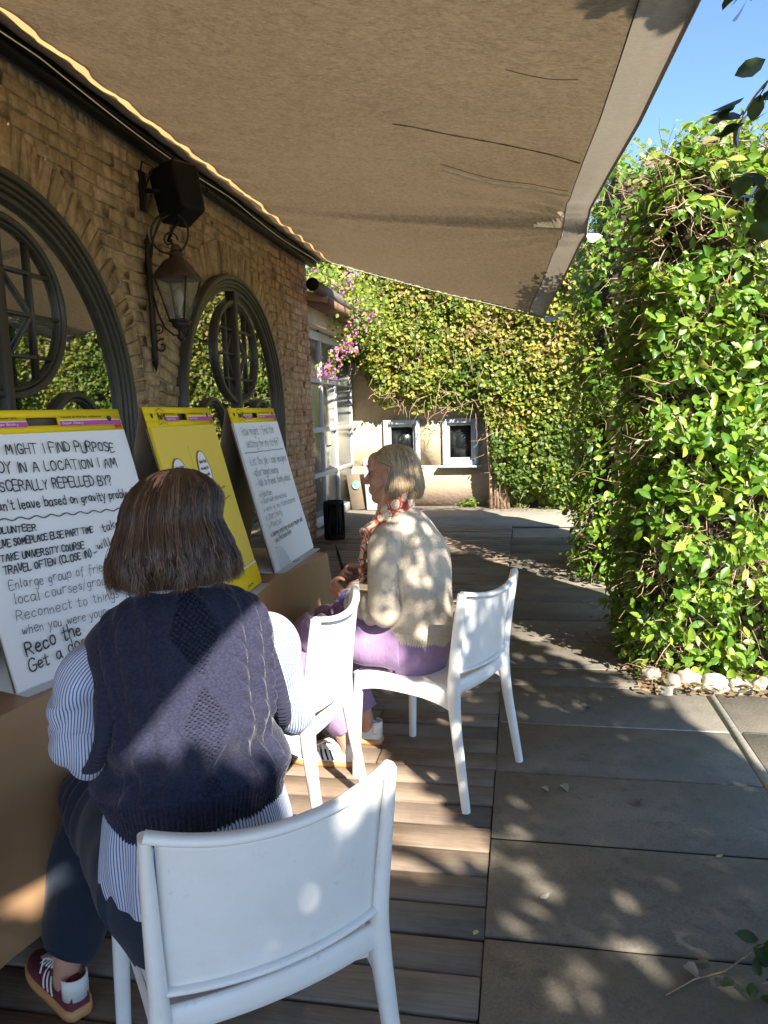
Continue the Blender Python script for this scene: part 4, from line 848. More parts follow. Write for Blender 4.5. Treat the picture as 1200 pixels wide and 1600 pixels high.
def stroke_line(mb, text, p0, p1, h, w, zoff=.0016, jit=.35, fit=True, slant=0., wob=.25):
    """write text as marker strokes on the local (x,y) plane between baseline points"""
    x = 0; runs = []
    for ch in text:
        if ch == ' ': x += 4.6; continue
        g_ = GLY.get(ch) or GLY.get(ch.upper()); wd = max(p[0] for s_ in g_ for p in s_)
        dx, dy, sc = random.gauss(0, .15), random.gauss(0, jit), random.uniform(.92, 1.1)
        for s_ in g_: runs.append([(x+dx+px_*sc+random.gauss(0, .12), py_*sc+dy+random.gauss(0, .12)) for px_, py_ in s_])
        x += wd+2.0
    W_ = x-2.; a = np.array(p0, float); d = np.array(p1, float)-a; L = np.linalg.norm(d); d /= L; nn = np.array([-d[1], d[0]]); kx = L/W_ if fit else h/10; ky = h/10
    for r in runs:
        P_ = np.array(r); P_ = catmull(P_, max(3, 4*len(P_)-2)) if len(P_) > 2 else P_
        Q = a+np.outer((P_[:, 0]+slant*P_[:, 1]*ky/kx)*kx, d)+np.outer(P_[:, 1]*ky, nn)
        T = np.gradient(Q, axis=0); T /= np.maximum(1e-9, np.linalg.norm(T, axis=1))[:, None]; N2 = np.stack([-T[:, 1], T[:, 0]], 1)
        ww = w*(1+RNG.normal(0, wob*.4, len(Q))); ww[0] *= .8; ww[-1] *= .7
        Q[0] -= T[0]*w*.6; Q[-1] += T[-1]*w*.6
        A, B = Q+N2*ww[:, None]/2, Q-N2*ww[:, None]/2; k_ = len(Q); zz = np.full((k_, 1), zoff+random.random()*.0003)
        mb.raw(np.vstack([np.hstack([A, zz]), np.hstack([B, zz])]), [(i_, k_+i_, k_+i_+1, i_+1) for i_ in range(k_-1)])
def poly_line(mb, pts, w, zoff=.0016, closed=False):
    Q = np.array(pts, float); T = (np.roll(Q, -1, 0)-np.roll(Q, 1, 0)) if closed else np.gradient(Q, axis=0); T /= np.linalg.norm(T, axis=1)[:, None]; N2 = np.stack([-T[:, 1], T[:, 0]], 1)
    k_ = len(Q); z = np.full((k_, 1), zoff); mb.raw(np.vstack([np.hstack([Q+N2*w/2, z]), np.hstack([Q-N2*w/2, z])]), [(i_, k_+i_, k_+(i_+1) % k_, (i_+1) % k_) for i_ in range(k_ if closed else k_-1)])
def patch(mb, pts, z): mb.raw([(x, y_, z) for x, y_ in pts], [tuple(range(len(pts)))])
M['ink'] = plain('black_marker_ink', (.012, .012, .014), .5, .1); M['ink_b'] = plain('blue_black_pen_ink', (.03, .035, .07), .5, .1)
def sheet_mat(name, c, tr=.12):
    t = NT(name); n_ = t.noise(t.coord(), 3, 4); t.col(t.mix(n_, tuple(x*.96 for x in c), c)); t.set(Roughness=.75, Specular_IOR_Level=.3); t.bump(n_, .12, .02); return t.m
M['paper'] = sheet_mat('white_paper', (.85, .85, .85)); M['yel_sheet'] = sheet_mat('pale_yellow_sheet', (.85, .63, .10)); M['yel'] = sheet_mat('bright_yellow_card', (.85, .62, .012)); M['mag'] = sheet_mat('magenta_print', (.52, .09, .36))
M['grey_card'] = plain('grey_card', (.50, .48, .44), .75, .1, 6); M['card_back'] = plain('brown_board_back', (.17, .13, .09), .8, .2, 6); M['redink'] = plain('red_print', (.7, .03, .02), .5, .05)
PW = .56
def easel(label, x, y_, yaw, L, al, kind, hole_w, logo):
    """tent shaped easel pad; local frame of the sheet: x along, y up the slope, z outwards"""
    e = thing('easel_pad', label, 'easel pad', (x, y_, TZ+.008), 0, 'tabletop easel pads of large sheets')
    d = Vector((math.sin(yaw), math.cos(yaw), 0)); n_ = Vector((-d.y, d.x, 0)); up = n_*math.sin(al)+Vector((0, 0, math.cos(al))); out = d.cross(up)
    A = Matrix(((d.x, up.x, out.x, 0), (d.y, up.y, out.y, 0), (d.z, up.z, out.z, 0), (0, 0, 0, 1)))
    def put(mb, nm, m_, parent=e, mods=None, **k_):
        o = mb.build(nm, m_, parent, **k_)
        if parent is e: o.matrix_local = A
        return o
    hb = .066; hc = L-.033                                  # header band and handle slot
    sheet = MB(); n1 = 14; V_ = []
    for j in range(21):
        v = j/20
        for i_ in range(n1+1):
            u_ = i_/n1; V_.append((u_*PW, .004+v*(L-hb-.004), .001+.004*(1-v)**3*math.sin(u_*5+x*9)+.002*math.sin(v*9)*(u_-.5)))
    F_ = [(j*(n1+1)+i_, j*(n1+1)+i_+1, (j+1)*(n1+1)+i_+1, (j+1)*(n1+1)+i_) for j in range(20) for i_ in range(n1)]
    sheet.raw(V_, F_); s_ = put(sheet, 'sheet', M['yel_sheet'] if kind == 2 else M['paper'], smooth=True)
    pd = MB(); pd.box((PW/2+.002, (L-hb)/2, -.006), (PW, L-hb, .008)); put(pd, 'pad_stack', M['yel'] if kind == 2 else M['paper'])
    h0, h1 = hc-.012, hc+.012; c0 = PW*.5-hole_w/2+.005; c1 = c0+hole_w
    hd = MB()
    for (xa, xb, ya, yb) in ((0, PW, L-hb, h0), (0, PW, h1, L), (0, c0, h0, h1), (c1, PW, h0, h1)): hd.box(((xa+xb)/2, (ya+yb)/2, -.004), (xb-xa, yb-ya, .008))
    put(hd, 'header', M['yel'])
    bk = MB(); bk.box((PW/2, (L-hb)/2, -.013), (PW, L-hb, .004)); put(bk, 'backing_board', M['card_back'])
    mg = MB(); z1 = .0012
    for xa, xb in ((.13 if logo else 0, c0-.002), (c1+.002, PW-.004)): patch(mg, [(xa, h0-.003), (xb, h0-.003), (xb, h0+.011), (xa, h0+.011)], z1)
    put(mg, 'magenta_stripe', M['mag'])
    wl = MB()
    for xa, xb in ((.13 if logo else 0, c0-.002), (c1+.002, PW-.004)): patch(wl, [(xa, h0+.0115), (xb, h0+.0115), (xb, h0+.0135), (xa, h0+.0135)], z1)
    wt = MB(); stroke_line(wt, 'Super Sticky', (c0-.1, h0+.002), (c0-.03, h0+.002), .006, .0011, .0022, .1); stroke_line(wt, 'Super Sticky', (c1+.01, h0+.002), (c1+.08, h0+.002), .006, .0011, .0022, .1)
    for q in wt.v: wl.v.append(q); wl.a.append(np.zeros(len(q)))
    for k_, fs in wt.f.items(): wl.f.setdefault(k_, []).extend([[i_+wl.n for i_ in f_] for f_ in fs])
    wl.n += wt.n; put(wl, 'white_print', M['paper'], kind='stuff')
    ik = MB(); stroke_line(ik, 'Tabletop easel pad', (c0-.125, h1-.004), (c0-.03, h1-.004), .0055, .001, .002, .1); stroke_line(ik, 'Chevalet de table bloc conferences', (c1+.01, h1-.004), (c1+.15, h1-.004), .0055, .001, .002, .1)
    for hx in (.035, PW-.045): patch(ik, [(hx+.0085*math.cos(a_), hc+.004+.0085*math.sin(a_)) for a_ in np.linspace(0, 2*PI, 16, endpoint=False)], .0014)
    if logo:
        lx, ly = .105, hc+.0; s = .026
        poly_line(ik, [(lx-s*1.25, ly-s), (lx, ly-s*.72), (lx+s*1.25, ly-s), (lx+s*1.05, ly), (lx+s*1.25, ly+s*.75), (lx, ly+s*1.1), (lx-s*1.25, ly+s*.75), (lx-s*1.05, ly)], .0022, .0016, True)
        stroke_line(ik, 'Post-it', (lx-s*.95, ly-.008), (lx+s*.95, ly-.008), .019, .0040, .0019, .1)
    put(ik, 'printed_lettering', M['ink'], kind='stuff')
    rd = MB(); stroke_line(rd, '3M', (PW-.032, L-hb+.006), (PW-.008, L-hb+.006), .010, .0026, .0016, .05); put(rd, 'red_lettering', M['redink'], kind='stuff')
    # base board lying on the table, rear leg board
    fl = math.sin(al)*L; bs_ = MB(); q0 = Vector((0, 0, 0)); fr = Vector((-n_.x, -n_.y, 0))
    P4 = [q0+fr*.035, q0+fr*.035+d*PW, q0+n_*(fl*2.0)+d*PW, q0+n_*(fl*2.0)]
    bs_.raw([tuple(p+Vector((0, 0, -.004))) for p in P4]+[tuple(p+Vector((0, 0, -.0005))) for p in P4], [(3, 2, 1, 0), (4, 5, 6, 7), (0, 1, 5, 4), (1, 2, 6, 5), (2, 3, 7, 6), (3, 0, 4, 7)]); bs_.build('base_flap', M['grey_card'], e)
    if kind == 3:
        mk = MB(); c_ = q0+fr*.018+d*.22+Vector((0, 0, .0012)); tri = [c_, c_+d*.05, c_+d*.012-fr*.018]; mk.tube([tuple(p) for p in tri+[tri[0]]], .0008, 4); mk.build('triangle_mark', M['ink'], e)
    tp = up*L; rb = MB(); P4 = [tp-out*.012, tp-out*.012+d*PW, n_*(fl*1.95)+d*PW, n_*(fl*1.95)]; o4 = n_*.003
    rb.raw([tuple(p) for p in P4]+[tuple(p+o4) for p in P4], [(0, 1, 2, 3), (7, 6, 5, 4), (0, 4, 5, 1), (1, 5, 6, 2), (2, 6, 7, 3), (3, 7, 4, 0)]); rb.build('rear_board', M['card_back'], e)
    wr = MB(); w2 = MB()
    if kind == 1:
        dz = .006
        def ln(t_, a, b_, h_, w_=.0035, mb=wr, sl=0., j_=.55): stroke_line(mb, t_, a, b_, h_, w_, dz, j_, slant=sl)
        ln('HOW MIGHT I FIND PURPOSE', (.066, .597), (.496, .583), .027); ln('& JOY IN A LOCATION I AM', (.055, .548), (.487, .532), .027); ln('VISCERALLY REPELLED BY?', (.075, .501), (.45, .481), .026)
        ln("(can't leave based on gravity problem)", (.055, .450), (.525, .436), .024, .0034)
        pts = [(.03+.45*q, .428-.025*q+.0035*math.sin(q*62)) for q in np.linspace(0, 1, 150)]; poly_line(wr, pts, .003, dz)
        for t_, a, b_, h_ in (('VOLUNTEER', (.045, .392), (.167, .386), .016), ('LIVE SOMEPLACE ELSE PART TIME', (.052, .357), (.339, .352), .017), ('TAKE UNIVERSITY COURSE', (.049, .322), (.295, .312), .017), ('TRAVEL OFTEN (CLOSE IN) -', (.047, .289), (.33, .285), .018)): ln(t_, a, b_, h_, .0034, sl=.12)
        ln('take a class', (.373, .346), (.545, .372), .022, .003, sl=.15); ln('will visit', (.339, .300), (.47, .322), .021, .003, sl=.15)
        for t_, a, b_, h_ in (('Enlarge group of friends', (.049, .249), (.375, .236), .024), ('local courses/groups', (.053, .211), (.365, .199), .024), ('Reconnect to things you', (.046, .170), (.43, .151), .024), ('when you were young -', (.051, .134), (.345, .114), .022)): ln(t_, a, b_, h_, .0019, w2, .1)
        ln('Reco the', (.047, .080), (.21, .090), .032, .0044, sl=.1); ln('Get a dog', (.042, .040), (.215, .053), .030, .0036, sl=.1)
    if kind == 3:
        def ln(t_, a, b_, h_, w_=.0019, mb=w2, sl=.05): stroke_line(mb, t_, a, b_, h_, w_, .0062, .3, slant=sl)
        ln('How might I find the', (.05, .588), (.455, .590), .036, .0024); ln('setting for my strife?', (.065, .537), (.48, .528), .034, .0024); poly_line(wr, [(.02+.5*q, .514-.006*q+.001*math.sin(q*20)) for q in np.linspace(0, 1, 30)], .0025, .0062)
        ln('•List the job I can imagine', (.04, .462), (.515, .446), .034, .0024); ln('• after target savings', (.045, .414), (.36, .402), .03, .0024); ln('• Talk to friends, family about', (.045, .367), (.50, .356), .03, .0024)
        for t_, a, b_, h_ in (('° Volunteer', (.045, .322), (.20, .316), .024), ('° Start with international', (.045, .292), (.375, .284), .022), ('° work w/ my international', (.045, .256), (.48, .250), .024), ('° Start hiking', (.045, .218), (.25, .217), .028), ('° Meetup', (.045, .184), (.215, .184), .027)): ln(t_, a, b_, h_)
        for t_, a, b_, h_ in (('° Journey and bring you up a maybe sold', (.045, .146), (.50, .150), .02), ('you find local home', (.075, .117), (.30, .121), .02)): ln(t_, a, b_, h_, .0028, wr)
        ln('•', (.055, .09), (.065, .09), .02, .004, wr)
    if kind == 2:
        dz = .006; poly_line(wr, [(.235, .575), (.235, .38)], .0016, dz); poly_line(wr, [(.33, .348), (.50, .366)], .0022, dz); poly_line(wr, [(.02, .36), (.19, .352)], .0022, dz)
        def bub(cx, cy, a_, b_, fl_):
            pts = [(cx+a_*math.cos(q)*(1+.05*math.cos(3*q+1)), cy+b_*math.sin(q)) for q in np.linspace(0, 2*PI, 40, endpoint=False)]; pts = [(x_+(.03*fl_ if 26 < i_ < 34 else 0), y_-(.018 if 26 < i_ < 34 else 0)) for i_, (x_, y_) in enumerate(pts)]
            patch(wb, pts, .0055); poly_line(wr, pts, .0028, .0063, True)
            for r_ in range(4): stroke_line(wr, ['ideas that', 'are easy to', 'share with', 'others'][r_], (cx-a_*.62, cy+b_*.42-r_*.024), (cx+a_*.62, cy+b_*.42-r_*.024), .010, .0024, .0064, .1)
        wb = MB(); bub(.325, .475, .052, .075, 1); bub(.115, .475, .056, .060, -1); put(wb, 'speech_bubbles', M['paper'], kind='stuff')
        stroke_line(wr, 'and listen to them', (.36, .395), (.47, .401), .008, .0015, .0062, .1)
        yb = MB(); patch(yb, [(.0, .006), (PW, .006), (PW, .088), (.0, .088)], .0064); put(yb, 'lower_band', M['yel']); yl = MB(); patch(yl, [(.0, .088), (PW, .088), (PW, .094), (0, .094)], .0064); put(yl, 'white_line', M['paper'])
        stroke_line(wr, 'share', (.40, .02), (.46, .02), .008, .002, .007, .1)
    if wr.n: put(wr, 'handwriting' if kind != 2 else 'printed_drawing', M['ink'], kind='stuff')
    if w2.n: put(w2, 'thin_handwriting', M['ink_b'], kind='stuff')
    return e
easel('nearest easel pad with white sheet of bold black handwriting about purpose and location', -1.2, 1.52, .31, .715, .29, 1, .10, False)
easel('yellow easel pad with two printed speech bubbles, behind the head of the nearer woman', -.975, 2.14, -.055, .71, .242, 2, .085, True)
easel('farthest easel pad with white sheet of thin handwriting beside the brick corner', -1.005, 2.89, 0., .71, .243, 3, .075, True)

# ================================================================== CHAIRS
def make_chair(label):
    c = thing('plastic_chair', label, 'chair', (0, 0, 0), 0, 'white moulded plastic chairs at the table')
    # local frame: +y is the way the chair faces, seat 0.45 wide
    SH = .445; W2 = .209; D2 = .218
    # seat: slightly dished plate with rolled edges
    nx_, ny_ = 22, 22; V_ = []
    for j in range(ny_+1):
        for i_ in range(nx_+1):
            u_ = i_/nx_*2-1; v_ = j/ny_*2-1; sx = u_*(W2-.012*(v_ < 0)*(-v_)); r_ = max(abs(u_), abs(v_))
            V_.append((sx, v_*D2-.0+.012*(1-u_*u_)*(v_ > .8)*(v_-.8)*5, SH-.012*(1-u_*u_)*(1-v_*v_)-.014*max(0, (v_-.75)/.25)**2-.006*max(0, (abs(u_)-.85)/.15)**2))
    F_ = [(j*(nx_+1)+i_, j*(nx_+1)+i_+1, (j+1)*(nx_+1)+i_+1, (j+1)*(nx_+1)+i_) for j in range(ny_) for i_ in range(nx_)]
    s = add('seat', mesh_np('seat', V_, np.array(F_), smooth=True), M['plastic'], c); m_ = s.modifiers.new('s', 'SOLIDIFY'); m_.thickness = .012; m_.offset = -1
    ap = MB()                                                # side and front aprons below the seat
    def apron(pts, h0_, h1_):
        n_ = len(pts); Q = np.array(pts); T = np.gradient(Q, axis=0); T /= np.linalg.norm(T, axis=1)[:, None]; Nn_ = np.stack([T[:, 1], -T[:, 0]], 1); V2 = []
        for k_ in range(n_):
            q = k_/(n_-1); drop = h0_+(h1_-h0_)*abs(2*q-1)**3
            for (o_, z_) in ((0, SH-.006), (.012, SH-.014), (.012, SH-drop+.006), (.006, SH-drop), (-.004, SH-drop), (-.004, SH-.008)): V2.append((Q[k_, 0]+Nn_[k_, 0]*o_, Q[k_, 1]+Nn_[k_, 1]*o_, z_))
        ap.raw(V2, [(k_*6+r_, k_*6+(r_+1) % 6, (k_+1)*6+(r_+1) % 6, (k_+1)*6+r_) for k_ in range(n_-1) for r_ in range(6)]+[tuple(range(6)), tuple((n_-1)*6+r_ for r_ in range(5, -1, -1))])
    ys_ = np.linspace(-D2, D2-.01, 20); apron([(-W2+.003, y_) for y_ in ys_], .05, .085); apron([(W2-.003, y_) for y_ in ys_[::-1]], .05, .085); xs_ = np.linspace(-W2+.02, W2-.02, 20)
    apron([(x_, D2-.004) for x_ in xs_], .045, .07); apron([(x_, -D2+.012) for x_ in xs_[::-1]], .04, .05); ap.build('apron', M['plastic'], c, smooth=True, auto=35)
    # backrest: concave panel, thicker frame, posts that run on into the rear legs
    def back_y(z_, u_): return -D2-.005-.045*((z_-SH)/.36)**1.35 if z_ > SH else -D2-.005-.0*(SH-z_)
    def bp(u_, z_, off=0.):                                   # u -1..1
        curve = -.046*(1-u_*u_)*min(1, (z_-SH+.08)/.16)
        return (u_*(W2-.006+.012*max(0, (z_-SH)/.36)), back_y(max(z_, SH), u_)+curve+off, z_)
    ztop = lambda u_: .784+.030*abs(u_)**2.2
    nu_, nv_ = 28, 26; V_ = []
    for j in range(nv_+1):
        for i_ in range(nu_+1):
            u_ = (i_/nu_*2-1)*.93; q = j/nv_; z0_ = .515-.012*(1-u_*u_)*-1-.01; z_ = z0_+(ztop(u_)-.012-z0_)*q; V_.append(bp(u_, z_, .006))
    F_ = [(j*(nu_+1)+i_, j*(nu_+1)+i_+1, (j+1)*(nu_+1)+i_+1, (j+1)*(nu_+1)+i_) for j in range(nv_) for i_ in range(nu_)]
    pn = add('backrest', mesh_np('backrest', V_, np.array(F_), smooth=True), M['plastic'], c); m_ = pn.modifiers.new('s', 'SOLIDIFY'); m_.thickness = .007; m_.offset = 0
    fr = MB()
    def bar(pts, a_, b_, n_=12, sq=3.):
        """rounded rectangular bar: a across the chair plane, b front to back"""
        Q = np.array(pts); T = np.gradient(Q, axis=0); T /= np.linalg.norm(T, axis=1)[:, None]; V2 = []
        for k_ in range(len(Q)):
            yv = np.array([0, 1., 0]); yv = yv-T[k_]*(yv@T[k_]); yv /= np.linalg.norm(yv); xv = np.cross(T[k_], yv); ak = a_[k_] if hasattr(a_, '__len__') else a_; bk_ = b_[k_] if hasattr(b_, '__len__') else b_
            for i_ in range(n_):
                an = 2*PI*(i_+.5)/n_; ca, sa = math.cos(an), math.sin(an); q = (abs(ca)**sq+abs(sa)**sq)**(-1/sq); V2.append(Q[k_]+xv*ca*q*ak+yv*sa*q*bk_)
        m2 = MB(); m2.raw(np.array(V2), [(k_*n_+i_, k_*n_+(i_+1) % n_, (k_+1)*n_+(i_+1) % n_, (k_+1)*n_+i_) for k_ in range(len(Q)-1) for i_ in range(n_)]+[tuple(range(n_))[::-1], tuple((len(Q)-1)*n_+i_ for i_ in range(n_))])
        return m2
    def merge(dst, src):
        for q in src.v: dst.v.append(q); dst.a.append(np.zeros(len(q)))
        for k_, fs in src.f.items(): dst.f.setdefault(k_, []).extend([[i_+dst.n for i_ in f_] for f_ in fs])
        dst.n += src.n
    U = np.linspace(-1, 1, 33)
    bar([bp(u_, ztop(u_)) for u_ in U], .009, .013).build('top_rail', M['plastic'], c, smooth=True, auto=50)
    bar([bp(u_, .452+.0*u_, .0) for u_ in U*.98], .028, .010).build('lower_rail', M['plastic'], c, smooth=True, auto=50); bar([bp(u_, .512, .0) for u_ in U*.93], .006, .012).build('panel_rim', M['plastic'], c, smooth=True, auto=50)
    for s_ in (-1, 1):
        P_ = [bp(s_, ztop(s_)-.002), bp(s_, .72), bp(s_, .62), bp(s_, .52), (s_*(W2-.004), -D2-.006, .44), (s_*(W2+.004), -D2-.018, .30), (s_*(W2+.012), -D2-.040, .15), (s_*(W2+.020), -D2-.062, .0)]
        P_ = catmull(P_, 36); a_ = np.interp(np.linspace(0, 7, 36), [0, 1, 3, 4, 5, 7], [.009, .0125, .0155, .019, .017, .0145]); b_ = np.interp(np.linspace(0, 7, 36), [0, 1, 3, 4, 5, 7], [.016, .018, .021, .024, .019, .0145])
        bar(P_, a_, b_, 14).build('leg', M['plastic'], c, smooth=True, auto=50)
        P_ = catmull([(s_*(W2-.014), D2-.022, SH-.012), (s_*(W2-.010), D2-.012, .36), (s_*(W2-.004), D2-.004, .2), (s_*(W2+.002), D2+.004, 0)], 20); a_ = np.interp(np.linspace(0, 1, 20), [0, .25, 1], [.024, .019, .0145])
        bar(P_, a_, a_, 14).build('leg', M['plastic'], c, smooth=True, auto=50)
    return c
ch = make_chair('large white plastic chair in the foreground on which the woman in the navy vest sits')
def place_chair(o, seat_c, face): o.location = (seat_c[0], seat_c[1], 0); o.rotation_euler = (0, 0, math.atan2(face[1], face[0])-PI/2)
FA = Vector((-.64, .768, 0)).normalized()
FGC = (-.570, 1.298); place_chair(ch, FGC, FA)
c2 = copy_tree(ch); ch.scale = (1, 1, .978); c2['label'] = 'empty white plastic chair between the two women, its back edge turned to the camera'; place_chair(c2, (-.86, 2.30), (-1, .06))
c3 = copy_tree(ch); c3['label'] = 'white plastic chair the woman in the cream cardigan sits on, dappled with sun'; place_chair(c3, (-.357, 2.79), (-.914, .407))

# ================================================================== SPEAKER, LANTERN, SMALL THINGS
sp = thing('loudspeaker', 'black loudspeaker tilted on a wall bracket under the awning', 'speaker', (-2.35, 4.62, 2.86))
b = MB(); cab = [(-.115, -.14, -.175), (.115, -.14, -.175), (.135, -.14, .175), (-.135, -.14, .175), (-.09, .10, -.16), (.09, .10, -.16), (.10, .10, .16), (-.10, .10, .16)]
Rm = np.array(Matrix.Rotation(R(-118), 3, 'Z') @ Matrix.Rotation(R(14), 3, 'X')); off = np.array((.235, .0, .0))
Vc_ = np.array(cab)@Rm.T+off; b.raw(Vc_, [(0, 1, 2, 3), (7, 6, 5, 4), (0, 4, 5, 1), (1, 5, 6, 2), (2, 6, 7, 3), (3, 7, 4, 0)]); o = b.build('cabinet', M['black'], sp, smooth=True); bv = o.modifiers.new('b', 'BEVEL'); bv.width = .03; bv.segments = 5; o.data.shade_flat()
b = MB(); b.raw(np.array([(-.092, -.134, -.15), (.092, -.134, -.15), (.105, -.134, .15), (-.105, -.134, .15)])@Rm.T+off, [(0, 1, 2, 3)]); o = b.build('grille', plain('speaker_grille', (.02, .02, .02), .8, .5, 300, .6), sp); m_ = o.modifiers.new('s', 'SOLIDIFY'); m_.thickness = .008; m_.offset = 0
b = MB(); b.box((.012, -.08, .0), (.02, .07, .24), bev=.004); b.tube([(.01, -.08, .0), (.10, -.07, .0), (.19, -.01, .0)], .014, 8); b.tube([(.0, -.08, .10), (.06, -.16, .15), (.10, -.10, .13), (.05, -.14, -.02), (.01, -.1, -.12)], .006, 6); b.tube([(.235, 0, -.15), (.16, .0, -.22), (.12, 0, -.30)], .01, 8); b.tube([(.30, .10, .02), (.34, .16, .03), (.34, .16, .06)], .008, 6)
b.build('bracket', M['black'], sp, smooth=True)
b = MB(); b.lathe([(0.001, 0), (.006, 0), (.006, .003), (.001, .003)], n=10); Vb_ = np.concatenate(b.v)@np.array(Matrix.Rotation(R(90), 3, 'X')).T+np.array((.06, -.142, -.13)); b2 = MB(); b2.raw(Vb_@Rm.T+off, [f for k_ in b.f.values() for f in k_]); b2.build('badge', M['white_frame'], sp)

ln_ = thing('wall_lantern', 'rusty black iron lantern hanging from a scrolled wall bracket between the arched windows', 'lantern', (-2.35, 4.52, 2.15))
b = MB(); b.box((.02, .02, .02), (.03, .045, .74), bev=.008); b.raw([(.035, -.003, .39), (.005, -.003, .39), (.02, .02, .46), (.035, .043, .39), (.005, .043, .39)], [(0, 1, 2), (3, 2, 4), (1, 4, 2), (0, 2, 3)]); b.raw([(.035, -.003, -.35), (.005, -.003, -.35), (.02, .02, -.42), (.035, .043, -.35), (.005, .043, -.35)], [(2, 1, 0), (4, 2, 3), (2, 4, 1), (3, 2, 0)])
b.build('back_plate', M['iron'], ln_)
b = MB(); sp1 = [(.17+.13*math.cos(a_)*(1-.09*a_/PI*.6), .02, .44+.13*math.sin(a_)*(1-.09*a_/PI*.6)) for a_ in np.linspace(-1.2, 2*PI-1.2, 40)]; b.tube(sp1, .007, 6)
b.tube([(.17+.055*math.cos(a_)*(1-.12*a_), .02, .40+.055*math.sin(a_)*(1-.12*a_)) for a_ in np.linspace(0, 6.5, 30)], .006, 6); b.tube([(.035, .02, .30), (.06, .02, .42), (.12, .02, .53), (.20, .02, .565)], .008, 6); b.tube([(.21, .02, .30), (.20, .02, .36), (.17, .02, .40)], .008, 6)
b.tube([(.035, .02, .06), (.06, .02, -.05), (.10, .02, -.14), (.16, .02, -.19), (.22, .02, -.19)], .007, 6); b.tube([(.07+.055*math.cos(a_)*(1-.1*a_), .02, -.255+.055*math.sin(a_)*(1-.1*a_)) for a_ in np.linspace(1.2, 8.5, 34)], .006, 6)
b.tube([(.23+.04*math.cos(a_)*(1-.1*a_), .02, -.155+.04*math.sin(a_)*(1-.1*a_)) for a_ in np.linspace(-1.6, 5.5, 28)], .006, 6); b.tube([(.055+.03*math.cos(a_)*(1-.1*a_), .02, -.14+.03*math.sin(a_)*(1-.1*a_)) for a_ in np.linspace(-1.6, 5.5, 28)], .005, 6); b.build('scrollwork', M['iron'], ln_, kind='stuff')
lc = (.21, .02, 0)
b = MB(); b.lathe([(.165, .155), (.17, .165), (.15, .185), (.085, .265), (.05, .285), (.045, .30), (.06, .305), (.04, .33), (.02, .34)], lc, 4); b.lathe([(.03, .33), (.035, .345), (.02, .37), (.004, .375)], lc, 10); b.build('lamp_roof', plain('rust_brown_iron', (.05, .028, .016), .6, .4, 20, .2), ln_)
b = MB()
for k in range(4):
    a_ = PI/4+k*PI/2; b.tube([(lc[0]+.15*math.cos(a_), lc[1]+.15*math.sin(a_), .158), (lc[0]+.068*math.cos(a_), lc[1]+.068*math.sin(a_), -.10)], .007, 5)
b.lathe([(.078, -.11), (.078, -.095), (.06, -.09), (.06, -.112)], lc, 4); b.lathe([(.06, -.11), (.05, -.14), (.022, -.16), (.018, -.19), (.03, -.205), (.018, -.22), (.004, -.235)], lc, 12); b.build('cage', M['iron'], ln_)
lg_ = NT('lantern_glass'); lg_.col((.30, .31, .28)); lg_.set(Roughness=.1); t_ = lg_.new('ShaderNodeBsdfTransparent'); t_.inputs[0].default_value = (.85, .87, .82, 1); x_ = lg_.new('ShaderNodeMixShader'); x_.inputs[0].default_value = .22; lg_.lk(t_.outputs[0], x_.inputs[1]); lg_.lk(lg_.p.outputs[0], x_.inputs[2]); lg_.lk(x_.outputs[0], lg_.out.inputs[0])
for k in range(4):
    a0, a1 = PI/4+k*PI/2, PI/4+(k+1)*PI/2; b = MB(); b.raw([(lc[0]+.145*math.cos(a0), lc[1]+.145*math.sin(a0), .155), (lc[0]+.145*math.cos(a1), lc[1]+.145*math.sin(a1), .155), (lc[0]+.066*math.cos(a1), lc[1]+.066*math.sin(a1), -.1), (lc[0]+.066*math.cos(a0), lc[1]+.066*math.sin(a0), -.1)], [(0, 1, 2, 3)]); b.build('glass_pane', lg_.m, ln_)
b = MB(); b.lathe([(.012, -.09), (.014, -.02), (.02, 0), (.03, .04), (.028, .075), (.01, .10), (.002, .105)], lc, 12); b.build('bulb', plain('frosted_bulb', (.6, .58, .5), .3, .1), ln_, smooth=True)

us = thing('umbrella_stand', 'black openwork metal umbrella stand at the foot of the brick corner', 'umbrella stand', (-2.12, 8.2, 0))
b = MB()
for k in range(22):
    a_ = 2*PI*k/22; pts = [(.11*math.cos(a_+.12*math.sin(q*9+k)), .11*math.sin(a_+.12*math.sin(q*9+k)), q) for q in np.linspace(.02, .42, 9)]
    if k % 4 != 1: b.tube(pts, .013, 4)
b.build('openwork_side', M['black'], us); b = MB(); b.lathe([(.118, 0), (.118, .05), (.10, .05), (.10, .03), (.001, .03)], n=24); b.build('base', M['black'], us); b = MB(); b.lathe([(.10, .40), (.118, .405), (.12, .435), (.104, .44), (.10, .41)], n=24); b.build('rim', M['black'], us)
b = MB(); b.lathe([(.001, .03), (.085, .03), (.092, .38), (.08, .38), (.075, .05), (.001, .05)], n=20); b.build('liner', M['black'], us)
pt = thing('planter', 'tall tapered white planter against the far wall behind the seated woman', 'planter', (-2.16, 10.75, 0))
b = MB(); b.lathe([(.13, 0), (.135, .02), (.19, .72), (.205, .74), (.20, .76), (.175, .755), (.165, .68), (.001, .66)], n=4); o = b.build('pot', M['white_frame'], pt); bv = o.modifiers.new('b', 'BEVEL'); bv.width = .02; bv.segments = 3; o.rotation_euler = (0, 0, .1)
b = MB(); b.lathe([(.16, .66), (.15, .69), (.001, .70)], n=12); b.build('potting_soil', M['soil'], pt)
bo = thing('board', 'small brown board with a round green sticker leaning beside the white planter', 'board', (-2.42, 10.7, 0))
b = MB(); b.box((0, 0, .27), (.20, .03, .54), rot=Matrix.Rotation(R(-8), 3, 'Y'), bev=.006); b.build('panel', M['card_back'], bo)
